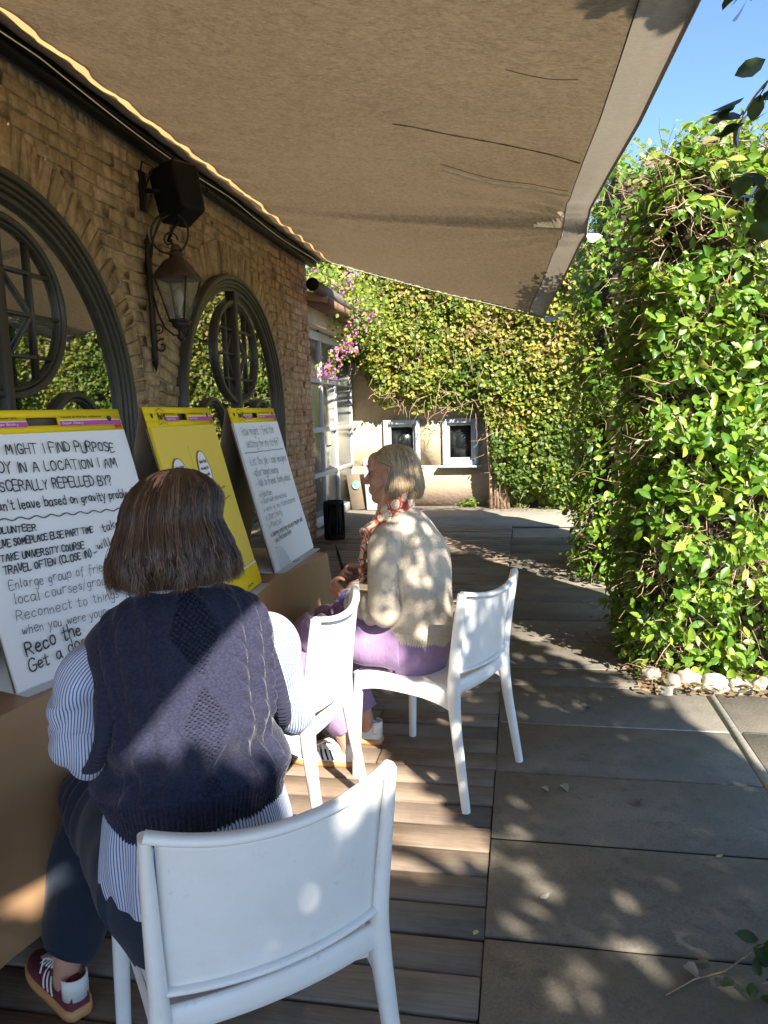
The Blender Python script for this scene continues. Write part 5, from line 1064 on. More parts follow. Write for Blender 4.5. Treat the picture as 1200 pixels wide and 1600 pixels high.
b = MB(); b.lathe([(.07, 0), (.07, .004), (.001, .004)], n=24); Vb_ = np.concatenate(b.v)@np.array(Matrix.Rotation(R(90), 3, 'X')).T+np.array((.01, -.017, .37)); b2 = MB(); b2.raw(Vb_, [f for k_ in b.f.values() for f in k_]); b2.build('sticker', plain('green_sticker', (.08, .42, .28), .5, .1), bo)
b = MB(); b.tube([(.01+.045*math.cos(a_), -.024, .37+.045*math.sin(a_)) for a_ in np.linspace(0, 2*PI, 24)], .004, 4); b.tube([(-.025, -.024, .37), (.01, -.024, .345), (.045, -.024, .40)], .004, 4); b.build('white_emblem', M['paper'], bo)

# ================================================================== PEOPLE
def skin_mat(name, c):
    t = NT(name); o = t.coord(); n = t.noise(o, 35, 4); f = t.noise(o, 260, 3); t.col(t.mix(n, tuple(x*.86 for x in c), (c[0]*1.08, c[1], c[2]))); t.set(Roughness=.5, Specular_IOR_Level=.4, Subsurface_Weight=.12, Subsurface_Radius=(.9, .35, .2), Subsurface_Scale=.008); t.bump(f, .12, .001); return t.m
M['skin'] = skin_mat('skin', (.50, .27, .185))
def hair_mat(name, stops):
    t = NT(name); r = t.new('ShaderNodeAttribute', attribute_name='rnd').outputs['Fac']; t.col(t.ramp(r, stops)); t.set(Roughness=.42, Specular_IOR_Level=.55, Anisotropic=.6); return t.m
M['hair_dark'] = hair_mat('dark_brown_hair', [(0, (.020, .011, .007)), (.45, (.045, .024, .015)), (.78, (.085, .046, .026)), (1, (.17, .105, .065))])
M['hair_fair'] = hair_mat('ash_blond_hair', [(0, (.14, .088, .045)), (.45, (.28, .195, .105)), (.8, (.42, .315, .185)), (1, (.54, .43, .28))])
def frame_of(f, up=(0, 0, 1), lean=0.):
    f = Vector(f).normalized(); u = Vector(up); r = f.cross(u).normalized(); u = r.cross(f).normalized(); return np.array([r, f, u])      # rows: right, forward, up
def head_chains(c, A):
    """c: head centre, A rows right/forward/up"""
    c = np.array(c)
    T = lambda x, y_, z_: c+np.array([x, y_, z_])@A
    E_ = lambda p, r: ('e', T(*p), r, A)
    C_ = lambda *ps: [tuple(T(*p[:3]))+(p[3],) for p in ps]
    out = [E_((0, -.018, .028), (.074, .094, .084)), E_((0, .030, -.035), (.056, .058, .078)), E_((0, .066, -.098), (.024, .020, .020)), E_((0, .052, .045), (.055, .038, .040)),
           C_((-.052, .01, -.065, .020), (-.03, .05, -.095, .02), (0, .062, -.10, .02), (.03, .05, -.095, .02), (.052, .01, -.065, .020)),
           C_((0, .078, .012, .010), (0, .092, -.008, .0095), (0, .107, -.028, .0115)), E_((0, .110, -.032), (.0125, .013, .0105)), E_((-.013, .098, -.037), (.009, .011, .008)), E_((.013, .098, -.037), (.009, .011, .008)),
           C_((-.046, .064, .020, .010), (-.022, .079, .022, .010), (0, .080, .020, .009), (.022, .079, .022, .010), (.046, .064, .020, .010)),
           C_((-.022, .080, -.062, .006), (0, .089, -.059, .008), (.022, .080, -.062, .006)), C_((-.018, .080, -.073, .006), (0, .088, -.0745, .0085), (.018, .080, -.073, .006)), E_((0, .078, -.066), (.03, .012, .022)),
           E_((-.036, .056, -.032), (.024, .022, .024)), E_((.036, .056, -.032), (.024, .022, .024)), E_((-.076, -.008, -.012), (.007, .017, .030)), E_((.076, -.008, -.012), (.007, .017, .030))]
    return out
def hand_chains(w, d, pn, thumb, curl, s=1.):
    """w wrist, d pointing direction, pn palm normal, thumb +1/-1 side, curl list of 3 bends in degrees"""
    w = np.array(w, float); d = np.array(d, float); d /= np.linalg.norm(d); pn = np.array(pn, float); pn -= d*(pn@d); pn /= np.linalg.norm(pn); sd = np.cross(d, pn)*thumb; out = []
    for k, (o_, L) in enumerate(((.030, .072), (.010, .080), (-.010, .075), (-.029, .060))):
        k0 = w+d*.005*s+sd*o_*.55*s; k1 = w+d*(.082-.006*abs(k-1))*s+sd*o_*s; out.append([(*k0, .013*s), (*(k0*.5+k1*.5), .0125*s), (*k1, .0105*s)])
        p = k1; dd = d.copy(); ch_ = [(*(k1-d*.012), .0098*s), (*p, .0098*s)]
        for q, (f_, b_) in enumerate(zip((.45, .30, .25), curl)):
            a = R(b_+k*4); dd = dd*math.cos(a)+np.cross(sd, dd)*math.sin(a)*(1 if np.cross(sd, dd)@pn > 0 else -1) if q == 0 else (lambda v: v/np.linalg.norm(v))(dd*math.cos(a)+(lambda t_: t_*(1 if t_@pn > 0 or q > 0 else -1))(np.cross(sd, dd)*sgn)*math.sin(a))
            if q == 0: sgn = 1 if np.cross(sd, d)@pn > 0 else -1
            dd /= np.linalg.norm(dd); p = p+dd*L*f_*s; ch_.append((*p, (.0092, .0082, .0072)[q]*s))
        out.append(ch_)
    t0 = w+d*.018*s+sd*.022*s+pn*.004; t1 = w+d*.048*s+sd*.046*s+pn*.016*s; t2 = w+d*.078*s+sd*.050*s+pn*.030*s; t3 = w+d*.100*s+sd*.044*s+pn*.040*s
    out.append([(*t0, .015*s), (*t1, .0115*s), (*t2, .0098*s), (*t3, .0082*s)])
    out.append([(*(w-d*.03), .0235*s), (*(w+d*.02), .022*s)])
    return out
def bob_hair(name, c, A, m, parent, n, rad, length, flare, seed, part=0., back_only=None, ragged=.03, strand=.0011, face_gap=None, tuck=.5, inner=True, sweep=0., ruffle=.005):
    """a bob: strands leave a parting, follow the skull, fall and turn in at the tips.  rad (side, front-back, top)"""
    rg = np.random.default_rng(seed); c = np.array(c); segs = 18; V, F, at = [], [], []
    ph = rg.uniform(0, 2*PI, n)
    if face_gap is not None:
        ok = np.abs((ph-PI/2+PI) % (2*PI)-PI) > face_gap; ph = ph[ok]
    clump = rg.uniform(0, 1, 4000)
    for i_, a in enumerate(ph):
        layer = rg.random()**.6; k_ = .85+.15*layer; ln_s = length*(1-.05*rg.random()-ragged*rg.random()**2*2)*(1+.03*math.sin(a*9+seed)+.02*math.sin(a*23)-.10*clump[int(a*9) % 4000]*(.3+.7*clump[int(a*31+7) % 4000]))
        ca, sa = math.cos(a), math.sin(a); gl = clump[int(a*22) % 4000]; st = rg.uniform(.0, .22) if rg.random() < .75 else rg.uniform(.2, .7)
        pts = []; fly = rg.random() < .05; flyr = rg.uniform(.3, 2.2); wv = rg.normal(0, .010 if not fly else .06); wv2 = rg.normal(0, .35)
        for q in range(segs+1):
            t_ = q/segs
            if t_ < .45:                                      # over the skull
                al = (st+(1-st)*t_/.45)*PI/2; rr = math.sin(al)**.85; zz = math.cos(al)*rad[2]; drop = 0
            else:
                v = (t_-.45)/.55; rr = 1+flare*math.sin(v*PI*.62)*1.0-tuck*max(0, v-.66)**1.5*1.6*(1+.6*layer); zz = -v*ln_s
            rr *= k_*(1+.013*math.sin(a*29+q*.22+gl*5)+.010*math.sin(a*61-q*.3)+.010*gl); a0_ = a
            if sweep:
                dl_ = (a-PI/2+PI) % (2*PI)-PI; a0_ = PI/2+math.copysign(abs(dl_)+(max(abs(dl_), sweep)-abs(dl_))*min(1, max(0, t_-.12)/.3)**.7, dl_)
            tip_ = max(0, t_-.72)/.28; rr += ruffle/rad[0]*(tip_**1.3)*(2.2*math.sin(gl*40+layer*3)-.3)*(.4+.6*gl); a2 = a0_+wv*t_*3+wv2*(.05+ruffle*9)*max(0, t_-.8)*4
            if fly: rr += .05*t_**2*flyr; 
            x_ = math.cos(a2)*rad[0]*rr; y_ = math.sin(a2)*rad[1]*rr*(1.0 if sa < 0 else .98)
            x_ += part*(1-min(1, t_/.45))
            pts.append(c+np.array([x_, y_, zz*1.0+.004*gl])@A+rg.normal(0, .0007, 3)+(rg.normal(0, .0028, 3) if t_ > .9 else 0))
        pts = np.array(pts); T = np.gradient(pts, axis=0); out = pts-c; S = np.cross(T, out); S /= np.maximum(1e-9, np.linalg.norm(S, axis=1))[:, None]
        w = strand*rg.uniform(.7, 1.5)*np.interp(np.linspace(0, 1, segs+1), [0, .1, .8, 1], [.7, 1, 1, .25])[:, None]; up_ = np.cross(S, T); up_ /= np.linalg.norm(up_, axis=1)[:, None]
        b0 = len(V)*0+sum(len(x) for x in V); V.append(np.vstack([pts-S*w, pts+up_*w*.7*(1 if (up_[5]@out[5]) > 0 else -1), pts+S*w])); k3 = segs+1
        for q in range(segs): F.append((b0+q, b0+k3+q, b0+k3+q+1, b0+q+1)); F.append((b0+k3+q, b0+2*k3+q, b0+2*k3+q+1, b0+k3+q+1))
        at.append(np.full(3*k3, np.clip(.45*gl+.55*rg.random()+.12*(layer-.5), 0, 1)))
    o = add(name, mesh_np(name, np.vstack(V), np.array(F), smooth=True, attr={'rnd': np.concatenate(at)}), m, parent)
    if inner:                                                # close dark under-layer
        nu_, nv_ = 48, 26; Vq, vv = [], []
        for j in range(nv_):
            t_ = j/(nv_-1)
            for i2 in range(nu_):
                a = 2*PI*i2/nu_
                if face_gap is not None:
                    dlt = (a-PI/2+PI) % (2*PI)-PI; gp_ = face_gap+.02 if t_ < .12 or not sweep else face_gap+(sweep+.06-face_gap)*min(1, (t_-.12)/.3)**.7; a = PI/2+math.copysign(max(abs(dlt), gp_), dlt if abs(dlt) > 1e-6 else 1)
                if t_ < .45: al = (t_/.45)*PI/2; rr = math.sin(al)**.85; zz = math.cos(al)*rad[2]*.97
                else: v = (t_-.45)/.55; rr = 1+flare*math.sin(v*PI*.62)-tuck*max(0, v-.66)**1.5*1.6; zz = -v*length*.93
                rr *= .9; Vq.append(c+np.array([math.cos(a)*rad[0]*rr+part*(1-min(1, t_/.45)), math.sin(a)*rad[1]*rr, zz])@A)
        F2 = [(j*nu_+i2, j*nu_+(i2+1) % nu_, (j+1)*nu_+(i2+1) % nu_, (j+1)*nu_+i2) for j in range(nv_-1) for i2 in range(nu_) if not (face_gap is not None and i2 == nu_//4 and False)]
        add('hair_underlayer', mesh_np('hair_underlayer', Vq, np.array(F2), smooth=True, attr={'rnd': np.full(len(Vq), .12)}), m, o)
    return o
# ---- clothes materials
def knit_mat(name, c, scale, sheen=.3, bstr=.5, var=.12):
    t = NT(name); uv = t.coord('UV'); v = t.new('ShaderNodeTexVoronoi', feature='F1'); v.inputs['Scale'].default_value = 1; t.lk(t.map(uv, scale), v.inputs['Vector']); n = t.noise(t.coord(), 9, 5)
    t.col(t.mix(t.ramp(v.outputs[0], [(.1, 0), (.7, 1)]), tuple(x*(1+var) for x in c), tuple(x*(1-2.4*var) for x in c))); t.set(Roughness=.92, Specular_IOR_Level=.12, Sheen_Weight=sheen, Sheen_Roughness=.45)
    t.bump(t.math('ADD', t.math('SUBTRACT', 1., v.outputs[0]), t.math('MULTIPLY', n, .3)), bstr, .003); return t.m
def stripe_mat():
    t = NT('blue_striped_cotton'); uv = t.coord('UV'); s = t.new('ShaderNodeSeparateXYZ'); t.lk(uv, s.inputs[0]); n = t.noise(t.coord(), 14, 4); w = t.math('ADD', s.outputs[0], t.math('MULTIPLY', n, .012))
    p = t.math('FRACT', t.math('MULTIPLY', w, 64)); b = t.math('GREATER_THAN', p, .58); b2 = t.noise(t.coord(), 26, 4)
    t.col(t.mix(b, (.52, .54, .60), (.07, .14, .36))); t.set(Roughness=.8, Specular_IOR_Level=.2, Sheen_Weight=.1); t.bump(t.math('ADD', n, t.math('MULTIPLY', b2, .4)), .5, .01); return t.m
M['stripe'] = stripe_mat(); M['vest'] = knit_mat('navy_knit', (.028, .029, .054), (230, 260, 1), .15, .4); M['cream'] = knit_mat('cream_knit', (.60, .515, .40), (200, 240, 1), .15, .6, .05)
def cloth_mat(name, c, sc=22, rough=.85, bump=.4):
    t = NT(name); o = t.coord(); n = t.noise(o, sc, 6, .65); f = t.noise(o, 400, 2); t.col(t.mix(n, tuple(x*.78 for x in c), tuple(x*1.12 for x in c))); t.set(Roughness=rough, Specular_IOR_Level=.2, Sheen_Weight=.12); t.bump(t.math('ADD', t.noise(t.map(o, (1, 1, .5)), 11, 4), t.math('MULTIPLY', f, .1)), bump, .012); return t.m
M['denim'] = cloth_mat('dark_navy_denim', (.016, .024, .042)); M['lilac'] = cloth_mat('lilac_cotton', (.32, .21, .37), bump=.8); M['white_l'] = plain('white_leather', (.72, .70, .66), .45, .08, 20, .1); M['maroon'] = plain('maroon_suede', (.13, .018, .03), .75, .2, 40, .2)
M['gum'] = plain('gum_rubber', (.55, .26, .10), .6, .12, 20); M['pale_leather'] = plain('pale_silver_leather', (.62, .66, .70), .35, .1, 20, .1); M['ankle_skin'] = M['skin']
def lerp(a, b, t_): return tuple(x*(1-t_)+y_*t_ for x, y_ in zip(a, b))

# ---------------- shoe builder (parts: upper, sole, tongue, laces, stripes)
def shoe(parent, heel, ang, mats, tilt=0., s=1.):
    up_m, sole_m, tr_m, heel_m = mats
    Rz = Matrix.Translation(heel) @ Matrix.Rotation(ang-PI/2, 4, 'Z') @ Matrix.Rotation(tilt, 4, 'X')
    sh_ = bpy.data.objects.new('shoe', None)
    sec = [(0., .022, .085, .030), (.02, .030, .095, .03), (.06, .033, .098, .03), (.10, .036, .088, .03), (.14, .040, .070, .03), (.18, .043, .055, .03), (.22, .041, .046, .03), (.25, .032, .040, .03), (.268, .016, .034, .03)]
    Q = catmull(sec, 30); V_, F_ = [], []; n_ = 20
    for (y_, w_, h_, z0_) in Q:
        for k in range(n_):
            a_ = PI*k/(n_-1); ca, sa = math.cos(a_), math.sin(a_); V_.append((math.copysign(abs(ca)**.75, ca)*w_*s*(1-.18*(sa**2)*(h_ > .06)), (y_-.03)*s, (.018+(h_-.018)*sa**.8)*s))
    F_ = [(j*n_+k, j*n_+k+1, (j+1)*n_+k+1, (j+1)*n_+k) for j in range(29) for k in range(n_-1)]+[tuple(range(n_))[::-1], tuple(29*n_+k for k in range(n_))]
    root = parent
    def pt_(mb, nm, m_, par, **k_): o = mb.build(nm, m_, par, **k_); return o
    b = MB(); b.raw(V_, F_); up_ = b.build('shoe', up_m, root, smooth=True); up_.matrix_local = Rz
    b = MB(); P_ = []
    for (y_, w_, h_, z_) in catmull(sec, 26): P_.append((w_+.005, (y_-.03)))
    P_[0] = (.02, -.036); P_[-1] = (.014, .244)
    L_ = [(-w_, y_) for w_, y_ in P_]+[(w_, y_) for w_, y_ in P_[::-1]]; k_ = len(L_)
    b.raw([(x*s, y_*s, 0) for x, y_ in L_]+[(x*1.02*s, y_*s, .012*s) for x, y_ in L_]+[(x*s, y_*s, .024*s) for x, y_ in L_], [tuple(range(k_))[::-1]]+[(r_*k_+i_, r_*k_+(i_+1) % k_, (r_+1)*k_+(i_+1) % k_, (r_+1)*k_+i_) for r_ in range(2) for i_ in range(k_)]+[tuple(2*k_+i_ for i_ in range(k_))])
    b.build('sole', sole_m, up_)
    b = MB()
    for k in range(5):
        y_ = .085+.018*k; h_ = np.interp(y_+.03, [q[0] for q in sec], [q[2] for q in sec]); w_ = .020
        b.tube([(-w_*s, y_*s, (h_-.004)*s), (0, (y_+.002)*s, (h_+.003)*s), (w_*s, y_*s, (h_-.004)*s)], .0028*s, 6)
    b.tube([(0, .08*s, .10*s), (-.03*s, .10*s, .10*s), (-.045*s, .09*s, .075*s)], .0022*s, 5); b.tube([(0, .08*s, .10*s), (.03*s, .10*s, .10*s), (.048*s, .10*s, .07*s)], .0022*s, 5)
    b.build('laces', M['white_l'], up_, smooth=True)
    b = MB(); b.raw([(-.018*s, .05*s, .098*s), (.018*s, .05*s, .098*s), (.020*s, .075*s, .108*s), (-.020*s, .075*s, .108*s), (.019*s, .155*s, .071*s), (-.019*s, .155*s, .071*s)], [(0, 1, 2, 3), (3, 2, 4, 5)]); o = b.build('tongue', M['white_l'], up_, smooth=True); m_ = o.modifiers.new('s', 'SOLIDIFY'); m_.thickness = .006
    for sx in (-1, 1):
        for k in range(3):
            b = MB(); y_ = .062+.021*k; pts = []
            for q in np.linspace(0, 1, 6):
                zz = .030+.040*q; yy = y_+.016*q-.012; h_ = np.interp(yy+.03, [a_[0] for a_ in sec], [a_[2] for a_ in sec]); w_ = np.interp(yy+.03, [a_[0] for a_ in sec], [a_[1] for a_ in sec]); sa = min(1, max(0, (zz-.018)/(h_-.018)))**(1/.8); ca = math.sqrt(max(0, 1-sa*sa))
                pts.append((sx*(ca**.75*w_*(1-.18*sa**2*(h_ > .06))+.0012)*s, yy*s, zz*s))
            b.tube(pts, .0042*s, 6, flat=.45); b.build('stripe', tr_m, up_, smooth=True)
    b = MB(); V3 = []; n3 = 14
    for z_, g_ in ((.045, .002), (.075, .003), (.100, .003)):
        for k in range(n3):
            a_ = PI+PI*k/(n3-1); V3.append((math.cos(a_)*(.029+g_)*s, (-.002+math.sin(a_)*(.032+g_))*s, z_*s))
    b.raw(V3, [(r_*n3+k, r_*n3+k+1, (r_+1)*n3+k+1, (r_+1)*n3+k) for r_ in range(2) for k in range(n3-1)]); o = b.build('heel_tab', heel_m, up_, smooth=True); m_ = o.modifiers.new('s', 'SOLIDIFY'); m_.thickness = .003
    return up_

# ---------------- the woman in the navy vest (seen from behind)
pA = thing('person', 'person with dark brown bob seen from behind in navy cable knit vest over striped shirt', 'person', (0, 0, 0))
f = np.array(FA); r_ = np.array([f[1], -f[0], 0.]); U3 = np.array([0, 0, 1.])
hip = np.array([-.632, 1.264, 0.]); 
def at(x, y_, z): return tuple(hip+r_*x+f*y_+U3*z)
HC = np.array([-.655, 1.285, 1.212]); HA_ = frame_of(f*.97+U3*-.22)
ch_ = head_chains(HC, HA_)
ch_.append([(*(HC+np.array([0, -.03, -.07])@HA_), .050), (*at(0, .045, 1.085), .048), (*at(0, .02, 1.03), .07)])
ch_.append([(*at(0, .0, .58), .10), (*at(0, .0, .72), .105), (*at(0, .02, .88), .11), (*at(0, .03, .99), .10)])
ch_.append([(*at(-.13, .03, 1.0), .05), (*at(0, .03, 1.02), .055), (*at(.13, .03, 1.0), .05)])
EL = at(-.190, .035, .835); ER = at(.212, .030, .815); WL = at(-.165, .27, .82); WR = at(.15, .28, .80)
SL_ = at(-.150, .02, .985); SR_ = at(.150, .02, .985)
for S0, E0, W0 in ((SL_, EL, WL), (SR_, ER, WR)): ch_.append([(*S0, .048), (*lerp(S0, E0, .5), .044), (*E0, .036)]); ch_.append([(*E0, .036), (*lerp(E0, W0, .4), .034), (*W0, .024)])
ch_ += hand_chains(WL, f+r_*.35+U3*-.1, -U3+r_*.2, -1 if False else 1, (25, 30, 20), .95); ch_ += hand_chains(WR, f-r_*.35+U3*-.1, -U3-r_*.2, -1, (35, 40, 25), .95)
KL = (-1.045, 1.565, .505); AL = (-1.098, 1.468, .09); KR = (-.80, 1.86, .50); AR = (-.86, 1.90, .09)
ch_.append([(*at(-.09, -.01, .53), .072), (*lerp(at(-.09, -.01, .53), KL, .5), .070), (*KL, .055)]); ch_.append([(*KL, .056), (*lerp(KL, AL, .4), .052), (*AL, .034), (AL[0]-.005, AL[1]+.01, .065, .030)])
ch_.append([(*at(.09, -.01, .53), .072), (*lerp(at(.09, -.01, .53), KR, .5), .070), (*KR, .055)]); ch_.append([(*KR, .056), (*lerp(KR, AR, .4), .052), (*AR, .034), (AR[0]-.005, AR[1]+.01, .065, .030)])
blob('body', ch_, .0055, 3, M['skin'], pA)
bob_hair('hair', HC+np.array([0, -.012, .012])@HA_, frame_of(f*.99+U3*-.13), M['hair_dark'], pA, 14000, (.094, .106, .098), .124, .24, 5, part=.02, face_gap=.75, tuck=.50, ragged=.09, strand=.00072, ruffle=.018)
# vest with real cables
def vest_disp(U, Vv, H, S):
    D = np.zeros_like(U); aS = np.abs(S)
    rib = (H < .062); D += np.where(rib, .0020*np.cos(S*2*PI/.0078), 0); ez = np.clip((H-.062)/.008, 0, 1)
    def cable(c, w, P, sg, amp=.0085):
        x = (S-c)/w; m_ = np.clip(1-x*x, 0, 1)**1.5; q = (H/P+sg*x*.42) % 1; return amp*m_*(.25+.75*np.sin(PI*q)**.8)*(np.abs(x) < 1)
    body = np.zeros_like(U)
    for c, w, P in ((.066, .0135, .034), (.102, .0155, .040), (.138, .0125, .030)):
        body += cable(c, w, P, 1)+cable(-c, w, P, -1)
    # centre panel: moss stitch lozenges bounded by raised travelling lines
    Pz = .150; zz = ((H-.03)/Pz+.5) % 1-.5; dm = np.abs(S)/.040+np.abs(zz)/.5; body += .0040*np.exp(-((dm-1)/.09)**2)*(aS < .048)
    body += np.where((dm < .92) & (aS < .04), .0030*np.sign(np.sin(S*2*PI/.0092))*np.sign(np.sin(H*2*PI/.0085+0*S)), 0)
    body += .0006*np.cos(S*2*PI/.0062)*(aS > .25)
    D += body*ez*(1-rib)
    D += .010*np.exp(-((H-.062)/.02)**2)+.013*np.sin(H*42+1.6*np.sin(S*11+1))*np.exp(-((H-.12)/.055)**2)+.004*np.sin(S*21+H*12)*np.clip((.25-H)/.25, 0, 1)
    ymn = (H > .44); D += 0
    return D
cpath = [at(0, -.012, .690), at(0, -.016, .735), at(0, -.012, .80), at(0, -.004, .88), at(0, .004, .95), at(0, .012, 1.00), at(0, .020, 1.035), at(0, .030, 1.060), at(0, .040, 1.080), at(0, .046, 1.092)]
crad = [(.166, .132), (.174, .134), (.172, .130), (.171, .127), (.176, .124), (.178, .116), (.168, .105), (.140, .090), (.102, .075), (.073, .064)]
vest = add('vest', loft(cpath, crad, f, 560, 400, vest_disp, caps=False, power=2.25, name='vest'), M['vest'], pA)
# ribbed armhole and neck bands
def band(name, centre, ax1, ax2, r1, r2, w, m, parent, axis, nrib=70):
    V_, n_ = [], nrib*6; prof = [(-w, -.004), (-w*.8, .004), (0, .0075), (w*.8, .004), (w, -.004)]
    for k in range(n_):
        a_ = 2*PI*k/n_; d_ = np.array(ax1)*math.cos(a_)*r1+np.array(ax2)*math.sin(a_)*r2; o_ = d_/np.linalg.norm(d_); rb = .0014*math.cos(a_*nrib)
        for (x_, h_) in prof: V_.append(np.array(centre)+d_+o_*(h_+rb)+np.array(axis)*x_)
    p_ = len(prof); F_ = [(k*p_+j, ((k+1) % n_)*p_+j, ((k+1) % n_)*p_+j+1, k*p_+j+1) for k in range(n_) for j in range(p_-1)]; return add(name, mesh_np(name, V_, np.array(F_), smooth=True), m, parent)
for s_ in (-1, 1):
    ax = r_*s_*.96+f*-.10+U3*.20; ax /= np.linalg.norm(ax); a1 = U3-ax*(U3@ax); a1 /= np.linalg.norm(a1); a2 = np.cross(ax, a1)
    band('armhole_rib', at(s_*.167, .010, .905), a1, a2, .112, .086, .016, M['vest'], vest, ax, 60)
band('neck_rib', at(0, .050, 1.088), r_, f*.95+U3*-.3, .074, .066, .011, M['vest'], vest, U3*.93+f*.3, 60)
# shirt: collar, sleeves, tail
cl_ = MB()
for k_, (rr_, z_, th) in enumerate(((.064, 1.088, 0), (.063, 1.118, 0), (.066, 1.122, 0), (.078, 1.088, 0), (.084, 1.078, 0))): pass
V_ = []; nC = 60
for (r1_, z_) in ((.066, 1.085), (.062, 1.122), (.065, 1.128), (.080, 1.096), (.086, 1.086)):
    for k in range(nC): a_ = 2*PI*k/nC; V_.append(at(r1_*1.04*math.cos(a_), .026+r1_*.98*math.sin(a_), z_+.012-.018*math.sin(a_)*(1)+.004*math.sin(a_*7)*(r1_ > .075)))
V_ = np.array(V_); F_ = [(j*nC+k, j*nC+(k+1) % nC, (j+1)*nC+(k+1) % nC, (j+1)*nC+k) for j in range(4) for k in range(nC)]
uvc = np.array([(j*.10+.02, k/nC) for j in range(5) for k in range(nC)]); add('shirt_collar', mesh_np('shirt_collar', V_, np.array(F_), uv=uvc, smooth=True), M['stripe'], pA)
def slv_disp(seed, amp=.011, cuff=None):
    def fn(U, Vv, H, S):
        a = 2*PI*U; w = amp*(np.sin(H*46+2.2*np.sin(a+seed)+seed)*.5+np.sin(H*83+3*np.sin(a*2+seed))*.3+np.sin(3*a+H*17+seed)*.4)*np.clip(np.sin(Vv*PI), 0, 1)**.4
        return w
    return fn
for s_, S0, E0, W0 in ((-1, SL_, EL, WL), (1, SR_, ER, WR)):
    so_ = tuple(np.array(S0)-r_*s_*.035+U3*.012); S1 = tuple(np.array(S0)+r_*s_*.022-U3*.02); path_ = [so_, S1, lerp(S1, E0, .35), lerp(S1, E0, .72), tuple(np.array(E0)+U3*-.004-f*.004), lerp(E0, W0, .22), lerp(E0, W0, .6), lerp(E0, W0, .97)]
    rad_ = [(.046, .050), (.054, .056), (.054, .055), (.057, .056), (.056, .053), (.051, .049), (.046, .044), (.036, .034)]
    add('shirt_sleeve', loft(path_, rad_, r_*s_*-1+f*.0, 64, 110, slv_disp(s_*1.7), name='shirt_sleeve'), M['stripe'], pA)
def tail_disp(U, Vv, H, S): return .006*np.sin(U*2*PI*9+H*20)*(1-Vv)+.004*np.sin(U*2*PI*17)*(1-Vv)
add('shirt_tail', loft([at(.0, -.020, .555), at(0, -.02, .60), at(0, -.016, .66), at(0, -.012, .72)], [(.178, .150), (.182, .150), (.178, .138), (.165, .12)], f, 160, 30, tail_disp, caps=False, name='shirt_tail', us=2.4), M['stripe'], pA)
# trousers: seat and two legs
tr = add('trousers', loft([at(0, .05, .50), at(0, .0, .455), at(0, -.01, .50), at(0, -.012, .56), at(0, -.01, .64), at(0, -.005, .70)], [(.10, .08), (.155, .13), (.18, .145), (.178, .145), (.165, .13), (.15, .12)], f, 64, 40, lambda U, V2, H, S: .003*np.sin(U*44+H*30), name='trousers'), M['denim'], pA)
def leg_disp(seed, amp=.006):
    def fn(U, Vv, H, S):
        a = 2*PI*U; kn = np.exp(-((Vv-.47)/.10)**2)
        return amp*(.7*np.sin(3*a+seed+H*9)+.5*np.sin(H*38+2*np.sin(a+seed)))+amp*1.6*kn*np.sin(H*95+1.5*np.sin(a+seed))
    return fn
for s_, K0, A0 in ((-1, KL, AL), (1, KR, AR)):
    h0_ = at(s_*.085, -.03, .545); kn_ = (K0[0]+.0, K0[1], K0[2]-.02); lo_ = lerp(K0, A0, .5)
    path_ = [h0_, lerp(h0_, K0, .35), lerp(h0_, K0, .75), tuple(np.array(K0)+f*.02-U3*.012), tuple(np.array(K0)+f*.005-U3*.085), lo_, lerp(K0, A0, .82), (A0[0], A0[1], A0[2]+.045)]
    rad_ = [(.11, .105), (.102, .098), (.086, .086), (.078, .078), (.086, .082), (.085, .080), (.072, .070), (.060, .062)]
    refs_ = np.array([U3*-1, U3*-1, U3*-1+f*-.3, U3*-.7-f*.7, -f, -f, -f, -f])
    add('trouser_leg', loft(path_, rad_, refs_, 56, 120, leg_disp(s_*2.1+.4), name='trouser_leg'), M['denim'], tr)
pk = MB(); pk.tube([at(-.155, -.085, .60), at(-.165, -.05, .53), at(-.16, -.01, .50)], .0025, 5); pk.build('pocket_seam', M['denim'], tr)
shoe(pA, Vector((-1.072, 1.452, 0)), math.atan2(.55, -.83), (M['maroon'], M['gum'], M['white_l'], M['white_l'])); shoe(pA, Vector((-.84, 1.875, 0)), math.atan2(.80, -.6), (M['maroon'], M['gum'], M['white_l'], M['white_l']))

# ---------------- the woman in the cream cardigan (profile)
pB = thing('person', 'person with ash blond bob in profile, wearing cream cardigan, patterned scarf and lilac trousers', 'person', (0, 0, 0))
f2 = np.array([-.955, .295, 0.]); f2 /= np.linalg.norm(f2); r2 = np.array([f2[1], -f2[0], 0.]); hip2 = np.array([-.432, 2.808, 0.])
def bt(x, y_, z): return tuple(hip2+r2*x+f2*y_+U3*z)
hf = np.array([-.985, .17, 0]); hf /= np.linalg.norm(hf); HC2 = np.array([-.503, 2.862, 1.188]); HB_ = frame_of(hf+U3*-.03)
ch_ = head_chains(HC2, HB_)
ch_.append([(*(HC2+np.array([0, -.025, -.06])@HB_), .050), (*bt(0, .075, 1.055), .052), (*bt(0, .04, .99), .07)])
ch_.append([(*bt(0, 0, .58), .10), (*bt(0, -.02, .70), .10), (*bt(0, -.015, .84), .105), (*bt(0, .02, .95), .095)]); ch_.append([(*bt(-.11, .03, .925), .045), (*bt(0, .03, .955), .05), (*bt(.11, .03, .925), .045)])
S2L, E2L, W2L = bt(-.145, .02, .935), bt(-.178, .03, .685), bt(-.095, .235, .695); S2R, E2R, W2R = bt(.150, .03, .925), bt(.18, .07, .70), bt(.075, .235, .775)
for S0, E0, W0 in ((S2L, E2L, W2L), (S2R, E2R, W2R)): ch_.append([(*S0, .038), (*lerp(S0, E0, .5), .038), (*E0, .034)]); ch_.append([(*E0, .035), (*lerp(E0, W0, .4), .033), (*W0, .024)])
